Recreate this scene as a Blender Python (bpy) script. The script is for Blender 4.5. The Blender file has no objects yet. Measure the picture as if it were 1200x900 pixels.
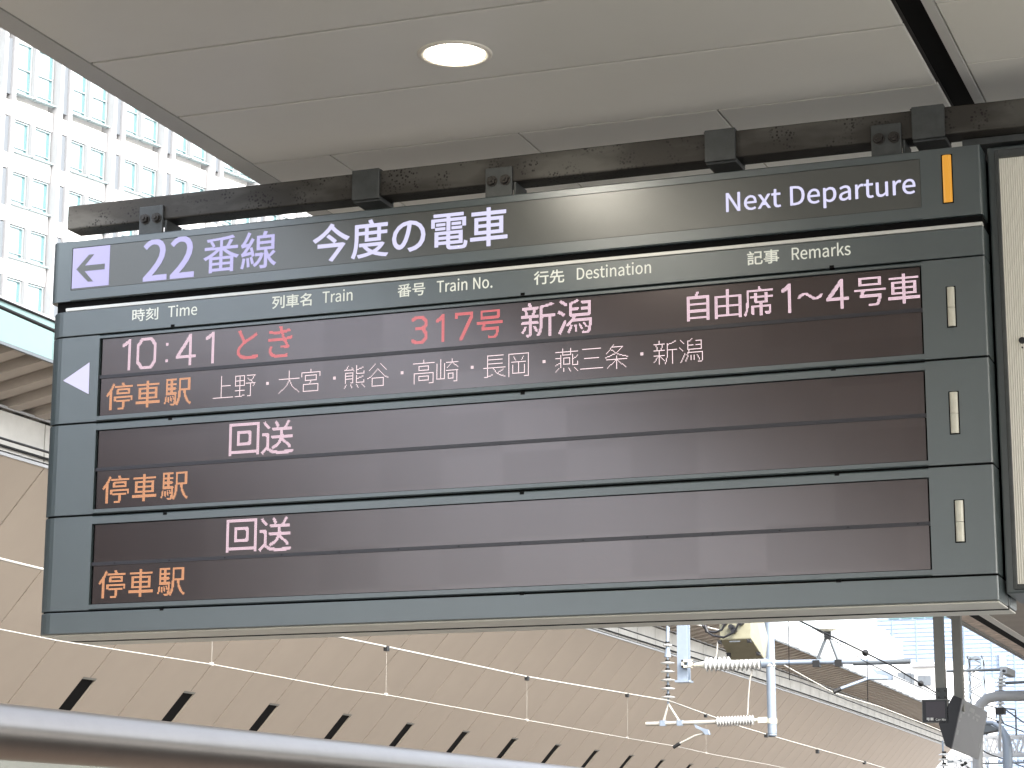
import bpy, bmesh, math, random
from mathutils import Vector, Matrix
random.seed(7)
SC = bpy.context.scene
COL = SC.collection
PI = math.pi

# ---------------------------------------------------------------- camera
CAM = Vector((4.47848539, -7.30964237, 1.54625562))
FPX = 2600.887                      # focal length in pixels of a 1200 px wide picture
def cam_axes():
    y, p, r = [math.radians(a) for a in (20.699655, 11.899988, 0.146889)]
    f = Vector((-math.sin(y)*math.cos(p), math.cos(y)*math.cos(p), math.sin(p)))
    rt = Vector((math.cos(y), math.sin(y), 0)); u = rt.cross(f)
    c, s = math.cos(r), math.sin(r)
    return c*rt+s*u, -s*rt+c*u, f
RT, UP, FW = cam_axes()
cd = bpy.data.cameras.new('camera'); cam = bpy.data.objects.new('camera', cd); COL.objects.link(cam)
cd.sensor_width = 36; cd.lens = FPX/1200*36; cd.clip_start = 0.05; cd.clip_end = 3000
m3 = Matrix((RT, UP, -FW)).transposed()
cam.matrix_world = Matrix.Translation(CAM) @ m3.to_4x4()
SC.camera = cam

# ---------------------------------------------------------------- daylight
SUN_EL, SUN_AZ = math.radians(42), math.radians(125)      # azimuth clockwise from +Y: hazy sun behind the camera on the right
EXPO = 2.35
w = bpy.data.worlds.new('World'); SC.world = w; w.use_nodes = True
nt = w.node_tree; bg = nt.nodes['Background']
sky = nt.nodes.new('ShaderNodeTexSky'); sky.sky_type = 'NISHITA'; sky.sun_disc = False
sky.sun_elevation = SUN_EL; sky.sun_rotation = SUN_AZ; sky.air_density = 1.0; sky.dust_density = 3.0; sky.ozone_density = 1.0
hsv = nt.nodes.new('ShaderNodeHueSaturation'); hsv.inputs['Saturation'].default_value = .42; nt.links.new(sky.outputs[0], hsv.inputs['Color']); nt.links.new(hsv.outputs[0], bg.inputs[0]); bg.inputs[1].default_value = 0.15
sl = bpy.data.lights.new('sun', 'SUN'); sl.energy = 0.95; sl.angle = math.radians(14); sl.color = (1, .96, .9)
so = bpy.data.objects.new('sun', sl); COL.objects.link(so); so.location = (-10, -20, 30)
sd = Vector((math.sin(SUN_AZ)*math.cos(SUN_EL), math.cos(SUN_AZ)*math.cos(SUN_EL), math.sin(SUN_EL)))
so.rotation_euler = sd.to_track_quat('Z', 'Y').to_euler()
SC.view_settings.view_transform = 'Standard'; SC.view_settings.look = 'None'
SC.view_settings.gamma = 1; SC.view_settings.use_curve_mapping = False; SC.view_settings.exposure = EXPO
SC.cycles.max_bounces = 8; SC.cycles.diffuse_bounces = 5; SC.cycles.glossy_bounces = 4

# ---------------------------------------------------------------- helpers
def ray(px, py): return RT*((px-600)/FPX) - UP*((py-450)/FPX) + FW
def at(px, py, ax, v):
    "point of the place seen at a pixel of the 1200x900 photograph, on the plane where coordinate ax equals v"
    d = ray(px, py); i = 'xyz'.index(ax); return CAM + d*((v-CAM[i])/d[i])
def lin(c): return tuple((v/12.92 if v <= .04045 else ((v+.055)/1.055)**2.4) for v in c)
def tag(o, label=None, cat=None, group=None, kind=None):
    for k, v in (('label', label), ('category', cat), ('group', group), ('kind', kind)):
        if v: o[k] = v
    return o
def thing(name, label, cat, loc=(0,0,0), group=None):
    o = bpy.data.objects.new(name, None); o.empty_display_size = .2; COL.objects.link(o); o.location = loc
    return tag(o, label, cat, group)
def link(name, me, parent=None, loc=None, rotz=0):
    "a mesh given in world coordinates (or local when loc is given) linked under its thing"
    o = bpy.data.objects.new(name, me); COL.objects.link(o)
    base = Vector(loc) if loc is not None else Vector((0, 0, 0))
    if parent:
        o.parent = parent
        p = parent; off = Vector((0, 0, 0))
        while p: off += p.location; p = p.parent
        o.location = base - off
    else: o.location = base
    o.rotation_euler.z = rotz
    return o
class MB:
    def __init__(s): s.v = []; s.f = []; s.sm = []
    def add(s, vs, fs, smooth=False):
        n = len(s.v); s.v += [tuple(v) for v in vs]; s.f += [tuple(i+n for i in f) for f in fs]; s.sm += [smooth]*len(fs); return s
    def box(s, x0, x1, y0, y1, z0, z1):
        return s.hexa([(x0,y0,z0),(x1,y0,z0),(x1,y1,z0),(x0,y1,z0),(x0,y0,z1),(x1,y0,z1),(x1,y1,z1),(x0,y1,z1)])
    def hexa(s, p): return s.add(p, [(0,3,2,1),(4,5,6,7),(0,1,5,4),(1,2,6,5),(2,3,7,6),(3,0,4,7)])
    def prism(s, poly, axis, a, b):
        "poly: 2D points in the two other axes (xy for z, xz for y, yz for x), extruded from a to b"
        n = len(poly)
        def P(q, t): return {'z': (q[0], q[1], t), 'y': (q[0], t, q[1]), 'x': (t, q[0], q[1])}[axis]
        vs = [P(q, a) for q in poly]+[P(q, b) for q in poly]
        fs = [tuple(range(n)), tuple(range(2*n-1, n-1, -1))]+[(i, i+n, (i+1) % n+n, (i+1) % n) for i in range(n)]
        return s.add(vs, fs)
    def tube(s, pts, r, n=8, caps=True):
        pts = [Vector(p) for p in pts]; rs = r if isinstance(r, (list, tuple)) else [r]*len(pts)
        vs = []; up = None
        for i, p in enumerate(pts):
            t = (pts[min(i+1, len(pts)-1)]-pts[max(i-1, 0)]).normalized()
            if up is None: up = Vector((0, 0, 1)) if abs(t.z) < .9 else Vector((1, 0, 0))
            a = t.cross(up).normalized(); b = a.cross(t).normalized(); up = b
            for k in range(n):
                q = 2*PI*k/n; vs.append(p+(a*math.cos(q)+b*math.sin(q))*rs[i])
        fs = [(i*n+k, i*n+(k+1) % n, (i+1)*n+(k+1) % n, (i+1)*n+k) for i in range(len(pts)-1) for k in range(n)]
        s.add(vs, fs, True)
        if caps:
            m = len(pts)-1
            s.add([vs[k] for k in range(n)], [tuple(range(n))]); s.add([vs[m*n+k] for k in range(n)], [tuple(range(n-1, -1, -1))])
        return s
    def beam(s, a, b, wx, wz):
        "square bar from a to b"
        a, b = Vector(a), Vector(b); t = (b-a).normalized(); up = Vector((0,0,1)) if abs(t.z) < .9 else Vector((0,1,0))
        r = t.cross(up).normalized()*wx/2; u = r.cross(t).normalized()*wz/2
        return s.hexa([a-r-u, a+r-u, b+r-u, b-r-u, a-r+u, a+r+u, b+r+u, b-r+u])
    def mesh(s, name):
        me = bpy.data.meshes.new(name); me.from_pydata(s.v, [], s.f); me.polygons.foreach_set('use_smooth', s.sm)
        bm = bmesh.new(); bm.from_mesh(me); bmesh.ops.recalc_face_normals(bm, faces=bm.faces); bm.to_mesh(me); bm.free()
        return me
    def build(s, name, mat, parent=None, loc=None, rotz=0, bevel=0, seg=2):
        me = s.mesh(name); me.materials.append(mat); o = link(name, me, parent, loc, rotz)
        if bevel:
            b = o.modifiers.new('bevel', 'BEVEL'); b.width = bevel; b.segments = seg; b.limit_method = 'ANGLE'; b.angle_limit = math.radians(40)
        return o
def copy_to(src, loc, rotz=0):
    "copy of a part (with its sub-parts) beside the first one, in its parent's space"
    c = src.copy(); COL.objects.link(c); c.location = Vector(loc); c.rotation_euler.z = rotz
    for ch in list(src.children):
        d = ch.copy(); COL.objects.link(d); d.parent = c
    return c

# ---------------------------------------------------------------- materials
def mat(name, col, rough=.5, metal=0, spec=.5, var=0, vscale=3, bump=0, bscale=60, emit=None, estr=1, alpha=None, trans=0, coat=0, ior=1.5):
    m = bpy.data.materials.new(name); m.use_nodes = True; t = m.node_tree; n = t.nodes; b = n['Principled BSDF']
    b.inputs['Base Color'].default_value = (*col, 1); b.inputs['Roughness'].default_value = rough; b.inputs['Metallic'].default_value = metal
    b.inputs['IOR'].default_value = ior; b.inputs['Specular IOR Level'].default_value = spec; b.inputs['Coat Weight'].default_value = coat; b.inputs['Transmission Weight'].default_value = trans
    tc = n.new('ShaderNodeTexCoord')
    if var:
        no = n.new('ShaderNodeTexNoise'); no.inputs['Scale'].default_value = vscale; no.inputs['Detail'].default_value = 6; no.inputs['Roughness'].default_value = .65
        t.links.new(tc.outputs['Object'], no.inputs['Vector'])
        mr = n.new('ShaderNodeMapRange'); mr.inputs[1].default_value = .3; mr.inputs[2].default_value = .7
        mr.inputs[3].default_value = 1-var; mr.inputs[4].default_value = 1+var; t.links.new(no.outputs[0], mr.inputs[0])
        mx = n.new('ShaderNodeVectorMath'); mx.operation = 'SCALE'; mx.inputs[0].default_value = col; t.links.new(mr.outputs[0], mx.inputs['Scale'])
        t.links.new(mx.outputs[0], b.inputs['Base Color'])
    if bump:
        no = n.new('ShaderNodeTexNoise'); no.inputs['Scale'].default_value = bscale; no.inputs['Detail'].default_value = 3
        t.links.new(tc.outputs['Object'], no.inputs['Vector'])
        bu = n.new('ShaderNodeBump'); bu.inputs['Strength'].default_value = bump; bu.inputs['Distance'].default_value = .002
        t.links.new(no.outputs[0], bu.inputs['Height']); t.links.new(bu.outputs[0], b.inputs['Normal'])
    if emit:
        b.inputs['Emission Color'].default_value = (*emit, 1); b.inputs['Emission Strength'].default_value = estr
    return m
def glow(name, srgb, k=1.0, rough=.5, base=(.02,.02,.02)):
    "a lit surface that shows as this sRGB colour at the scene's exposure"
    return mat(name, base, rough, emit=lin(srgb), estr=k/2**EXPO)
# lit dots of the LED rows: module, colour, column, top, width, height, one number per dot row
LED = [
 (0, 'pink', 26, 3.487, 10, 33, [7,15,63,127,511,1015,999,903,7,7,7,7,7,7,7,7,7,7,7,7,7,7,7,7,7,7,7,7,7,7,7,7,7]),
 (0, 'pink', 43, 3.487, 23, 33, [262112,524272,1048568,983164,1966140,4063262,8126495,7864335,7340039,7340039,7340039,7340039,7340039,7340039,7340039,7340039,7340039,7340039,7340039,7340039,7340039,7340039,7340039,7340039,7340039,7864335,8126495,4063262,1966140,983164,1048568,524272,262112]),
 (0, 'pink', 77, 3.459, 3, 3, [7,7,7]),
 (0, 'pink', 77, 3.394, 3, 3, [7,7,7]),
 (0, 'pink', 89, 3.487, 23, 33, [224,480,480,992,2016,2016,4064,8160,7904,15584,31968,30944,61664,127200,254176,245984,491744,1016032,983264,1966304,4063456,3932384,8388607,8388607,8388607,224,224,224,224,224,224,224,224]),
 (0, 'pink', 123, 3.487, 10, 33, [7,15,63,127,511,1015,999,903,7,7,7,7,7,7,7,7,7,7,7,7,7,7,7,7,7,7,7,7,7,7,7,7,7]),
 (0, 'red', 159, 3.485, 24, 31, [1048576,7864320,7864320,3670016,3932164,1835036,1966142,917756,984048,462816,507776,261632,260096,253952,507904,983040,1966080,3932160,7864320,7340032,15728640,14680064,14680064,14680064,15728640,15728640,8126464,4161663,2097151,1048575,131068]),
 (0, 'red', 194, 3.485, 27, 32, [30720,30720,14336,14392,62930940,67108860,67108800,2087936,3584,3584,3587,1855,134217727,134217726,134217664,960,448,224,224,112,29368312,29368312,58720752,58720256,58720256,58720256,62914560,31457280,33030240,16777184,8388576,1048544]),
 (0, 'red', 351, 3.477, 17, 28, [16368,65528,131068,127038,114719,15,7,7,7,15,63,8190,8188,8188,60,30,31,15,7,7,7,7,15,114719,127038,131068,65528,16368]),
 (0, 'red', 377, 3.477, 9, 28, [7,15,31,63,255,511,503,455,7,7,7,7,7,7,7,7,7,7,7,7,7,7,7,7,7,7,7,7]),
 (0, 'red', 397, 3.477, 19, 28, [524287,524287,524287,458759,458759,458767,15,30,30,60,60,120,120,240,240,480,480,960,960,1920,1920,3840,3840,7680,7680,15360,15360,14336]),
 (0, 'red', 420, 3.477, 27, 28, [8388600,8388600,6291512,6291512,6291512,6291512,8388600,8388600,8388592,0,0,134217727,134217727,134217727,1835008,1835008,3670016,4194288,4194288,4194288,112,112,112,96,224,16864,32704,32640]),
 (0, 'pink', 466, 3.489, 35, 34, [234881024,234881080,251659262,117473272,17179803520,17179799552,17179664384,3765493760,1618010112,1886445568,1893785600,1893785600,34359672831,34359672831,34359672831,117502064,117497968,117497968,17179664496,34359664752,34359664752,117497968,117497968,3882934384,3342393456,7637360752,7635583088,15151775856,30183112816,13002588272,117670000,1057456240,1040646256,402653296]),
 (0, 'pink', 503, 3.489, 35, 34, [3221274624,8321753088,4162832382,2122254334,511181822,242221070,7340046,7340046,8382462,8382462,12893276158,16113467406,33830207502,8463056910,2021654526,813694974,4194300,983040,917504,2097151,205520895,478150655,485490695,1038090631,1004540359,2075891911,1882430567,4033973374,3765538318,8067843598,7530971150,16135586078,15044969468,2147484664]),
 (0, 'pink', 632, 3.477, 22, 28, [7168,7168,14336,14336,4194303,4194303,4194303,3670023,3670023,3670023,3670023,4194303,4194303,3670023,3670023,3670023,3670023,4194303,4194303,4194303,3670023,3670023,3670023,3670023,4194303,4194303,3670023,3670023]),
 (0, 'pink', 659, 3.477, 26, 28, [28672,28672,28672,28672,28672,28672,67108863,67108863,58748935,58748935,58748935,58748935,58748935,58748935,58748935,67108863,67108863,58748935,58748935,58748935,58748935,58748935,58748935,58748935,67108863,67108863,58720263,58720263]),
 (0, 'pink', 687, 3.477, 28, 28, [12288,12288,14336,33554431,33554431,25165824,25395424,25395424,25395424,29360127,29360127,25395424,25395424,25395424,25427936,58851296,58727424,58727424,60817404,60817404,52173836,52173836,52173836,119282700,102505724,236723452,235674744,67116032]),
 (0, 'pink', 791, 3.475, 29, 27, [33554416,33554416,29360240,29360240,29360240,29360240,33554416,33554416,0,0,0,536870911,536870911,7864320,7340032,7340032,16777200,16777200,16777200,112,112,224,224,224,448,65472,65408]),
 (0, 'pink', 822, 3.477, 29, 28, [57344,57344,57344,268435454,268435454,57344,57344,67108856,67108856,58777656,58777656,58777656,67108856,67108856,58777656,58777656,58777656,67108856,67108856,57344,57344,536870911,536870911,536870911,57344,57344,57344,57344]),
 (0, 'pink', 723, 3.477, 9, 28, [7,15,31,63,255,511,503,455,7,7,7,7,7,7,7,7,7,7,7,7,7,7,7,7,7,7,7,7]),
 (0, 'pink', 738, 3.439, 24, 7, [1032192,4186112,8189959,7355406,14688062,2044,1008]),
 (0, 'pink', 765, 3.477, 21, 28, [224,480,992,992,2016,4064,8160,7904,15584,31968,63712,61664,123104,254176,508128,491744,983264,2097151,2097151,2097151,224,224,224,224,224,224,224,224]),
 (0, 'white', 133, 3.311, 24, 24, [16384,16384,16384,16384,16384,16384,16384,16384,16384,16384,32752,16384,16384,16384,16384,16384,16384,16384,16384,16384,16384,16384,16777214,0]),
 (0, 'white', 158, 3.311, 24, 24, [0,16771070,8658948,8658952,8659464,8659216,16769248,8658976,8658960,8663038,8659012,16769092,262216,262208,262208,262208,16769088,262208,262208,262208,262208,319552,16712640,0]),
 (0, 'white', 207, 3.311, 24, 24, [4096,4096,4096,4096,4096,4096,4096,4096,16777214,4096,6144,10240,9216,17408,16896,33280,65792,131200,262208,1572912,2097160,4194308,8388610,0]),
 (0, 'white', 231, 3.311, 24, 24, [4096,4096,4096,8388604,4194308,4194308,4718532,4456516,262208,262208,262208,524224,4096,4096,8192,2097136,1048592,1048592,1048592,1048592,1048592,1048592,2097136,0]),
 (0, 'white', 279, 3.311, 24, 24, [525312,1049600,1082392,2114784,16762624,9216,1028,8373252,4212732,4210688,8373248,4211736,4211936,8374016,4211712,4211716,4211716,4311036,0,2163728,4260360,4227588,8421634,0]),
 (0, 'white', 304, 3.311, 24, 24, [33280,65792,131200,262208,524320,1052688,2107400,17408,33280,65792,131200,262208,524320,3145752,13107142,262208,262208,262208,262208,262208,262208,262208,524224,0]),
 (0, 'white', 353, 3.311, 24, 24, [4096,4096,4096,16777214,0,0,262016,131200,131200,131200,262016,0,0,8388604,4194308,4194308,4456324,4325508,4325508,4325508,4456324,4194308,4194308,4194428]),
 (0, 'white', 378, 3.311, 24, 24, [0,524416,524416,524416,540670,8945984,8946208,8946712,8947716,8949762,8945664,8945664,8962046,8945668,8945668,8949700,8947780,8947780,8947780,8947780,16748484,4,4,60]),
 (0, 'white', 427, 3.311, 24, 24, [0,1048568,524288,524288,524288,1048560,524288,524288,524288,1048560,524288,524288,524288,16777214,532480,528392,526384,526528,525568,525056,573632,983096,7864326,0]),
 (0, 'white', 452, 3.311, 24, 24, [0,8388604,4194308,4194308,4325508,4260100,4260100,4227588,4194308,5242852,4198404,4198404,4460612,4460612,4460612,4460612,4460612,4460612,4460612,4460612,4718532,4194308,4194308,4194428]),
 (0, 'white', 501, 3.311, 24, 24, [65792,65792,65792,16777214,65792,65792,393024,262210,262212,16580184,295520,295488,295488,295490,1868354,6618690,8650878,262144,262144,1082384,2130440,4227588,8421634,0]),
 (0, 'white', 526, 3.311, 24, 24, [0,0,4194296,0,0,0,0,0,0,0,0,1048544,0,0,0,0,0,0,0,0,0,16777214,0,0]),
 (0, 'white', 551, 3.311, 24, 24, [32768,65536,262080,262272,262400,721408,1082368,2115584,4206592,117760,394112,3674232,12587014,4096,8388604,14336,21504,37376,69888,397504,528416,1052688,2101256,4096]),
 (0, 'white', 599, 3.311, 24, 24, [262144,262156,262192,16770496,2131456,2130944,1082368,1115136,1115136,16771070,263200,263200,263200,263200,16770080,918560,1377312,2394144,2377760,4466720,8652832,266272,266272,0]),
 (0, 'white', 624, 3.311, 24, 24, [2048,4198400,2154748,1081348,557060,32772,64764,32772,8421380,4227076,2162684,1064960,16384,65534,294914,327682,561730,561698,1118754,1118738,2232850,2228226,4194364,0]),
 (0, 'white', 193, 3.274, 3, 3, [7,7,7]),
 (0, 'white', 267, 3.274, 3, 3, [7,7,7]),
 (0, 'white', 340, 3.274, 3, 3, [7,7,7]),
 (0, 'white', 414, 3.274, 3, 3, [7,7,7]),
 (0, 'white', 488, 3.274, 3, 3, [7,7,7]),
 (0, 'white', 586, 3.274, 3, 3, [7,7,7]),
 (0, 'orange', 9, 3.316, 31, 28, [4201472,14687232,14683648,31457279,31457279,58720256,126091256,117964792,252117048,520552472,1057488888,1057488888,1996488704,654311424,121634815,121634815,121110531,121110531,121634811,117964792,117444096,117444096,117444096,117444096,117444096,117444096,117570560,117570560]),
 (0, 'orange', 44, 3.316, 28, 28, [57344,57344,57344,134217726,134217726,57344,57344,33554424,33554424,29417528,29417528,29417528,33554424,33554424,29417528,29417528,29417528,33554424,33554424,57344,57344,268435455,268435455,268435455,57344,57344,57344,57344]),
 (0, 'orange', 77, 3.316, 31, 28, [536756222,536756222,417345550,417345550,417345550,536752142,536752142,417345550,417345550,536621070,536752142,536625150,417349630,417362368,536768960,536834496,536768704,422080,280391904,915828960,920543344,920576112,919003192,911138872,1645199388,1611644943,16744455,7962626]),
 (1, 'orange', 9, 2.952, 31, 28, [4201472,14687232,14683648,31457279,31457279,58720256,126091256,117964792,252117048,520552472,1057488888,1057488888,1996488704,654311424,121634815,121634815,121110531,121110531,121634811,117964792,117444096,117444096,117444096,117444096,117444096,117444096,117570560,117570560]),
 (1, 'orange', 44, 2.952, 28, 28, [57344,57344,57344,134217726,134217726,57344,57344,33554424,33554424,29417528,29417528,29417528,33554424,33554424,29417528,29417528,29417528,33554424,33554424,57344,57344,268435455,268435455,268435455,57344,57344,57344,57344]),
 (1, 'orange', 77, 2.952, 31, 28, [536756222,536756222,417345550,417345550,417345550,536752142,536752142,417345550,417345550,536621070,536752142,536625150,417349630,417362368,536768960,536834496,536768704,422080,280391904,915828960,920543344,920576112,919003192,911138872,1645199388,1611644943,16744455,7962626]),
 (2, 'orange', 9, 2.588, 31, 28, [4201472,14687232,14683648,31457279,31457279,58720256,126091256,117964792,252117048,520552472,1057488888,1057488888,1996488704,654311424,121634815,121634815,121110531,121110531,121634811,117964792,117444096,117444096,117444096,117444096,117444096,117444096,117570560,117570560]),
 (2, 'orange', 44, 2.588, 28, 28, [57344,57344,57344,134217726,134217726,57344,57344,33554424,33554424,29417528,29417528,29417528,33554424,33554424,29417528,29417528,29417528,33554424,33554424,57344,57344,268435455,268435455,268435455,57344,57344,57344,57344]),
 (2, 'orange', 77, 2.588, 31, 28, [536756222,536756222,417345550,417345550,417345550,536752142,536752142,417345550,417345550,536621070,536752142,536625150,417349630,417362368,536768960,536834496,536768704,422080,280391904,915828960,920543344,920576112,919003192,911138872,1645199388,1611644943,16744455,7962626]),
 (1, 'pink', 153, 3.123, 34, 33, [17179869183,17179869183,17179869183,15032385543,15032385543,15032385543,15032385543,15032385543,15065938951,15065939463,15065939463,15061753351,15061749255,15061749255,15061749255,15061749255,15061749255,15061749255,15061749255,15061753351,15065939463,15065939463,15065938951,15032385543,15032385543,15032385543,15032385543,15032385543,17179869183,17179869183,17179869183,15032385543,15032385543]),
 (1, 'pink', 189, 3.123, 36, 34, [2148008032,15034220784,7518159072,8053981632,4027515328,2013725568,1007028096,419430396,16777212,8388604,28672,28672,34091331584,34225549312,34225551360,2046820350,973078526,956301310,939587584,939588608,939654656,939642624,939771840,940016096,941555952,947781752,2029781048,4176478264,8560574464,16634609664,32346211327,64491618303,25786580990,8590458848]),
 (2, 'pink', 153, 2.758, 34, 33, [17179869183,17179869183,17179869183,15032385543,15032385543,15032385543,15032385543,15032385543,15065938951,15065939463,15065939463,15061753351,15061749255,15061749255,15061749255,15061749255,15061749255,15061749255,15061749255,15061753351,15065939463,15065939463,15065938951,15032385543,15032385543,15032385543,15032385543,15032385543,17179869183,17179869183,17179869183,15032385543,15032385543]),
 (2, 'pink', 189, 2.758, 36, 34, [2148008032,15034220784,7518159072,8053981632,4027515328,2013725568,1007028096,419430396,16777212,8388604,28672,28672,34091331584,34225549312,34225551360,2046820350,973078526,956301310,939587584,939588608,939654656,939642624,939771840,940016096,941555952,947781752,2029781048,4176478264,8560574464,16634609664,32346211327,64491618303,25786580990,8590458848]),
]
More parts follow.
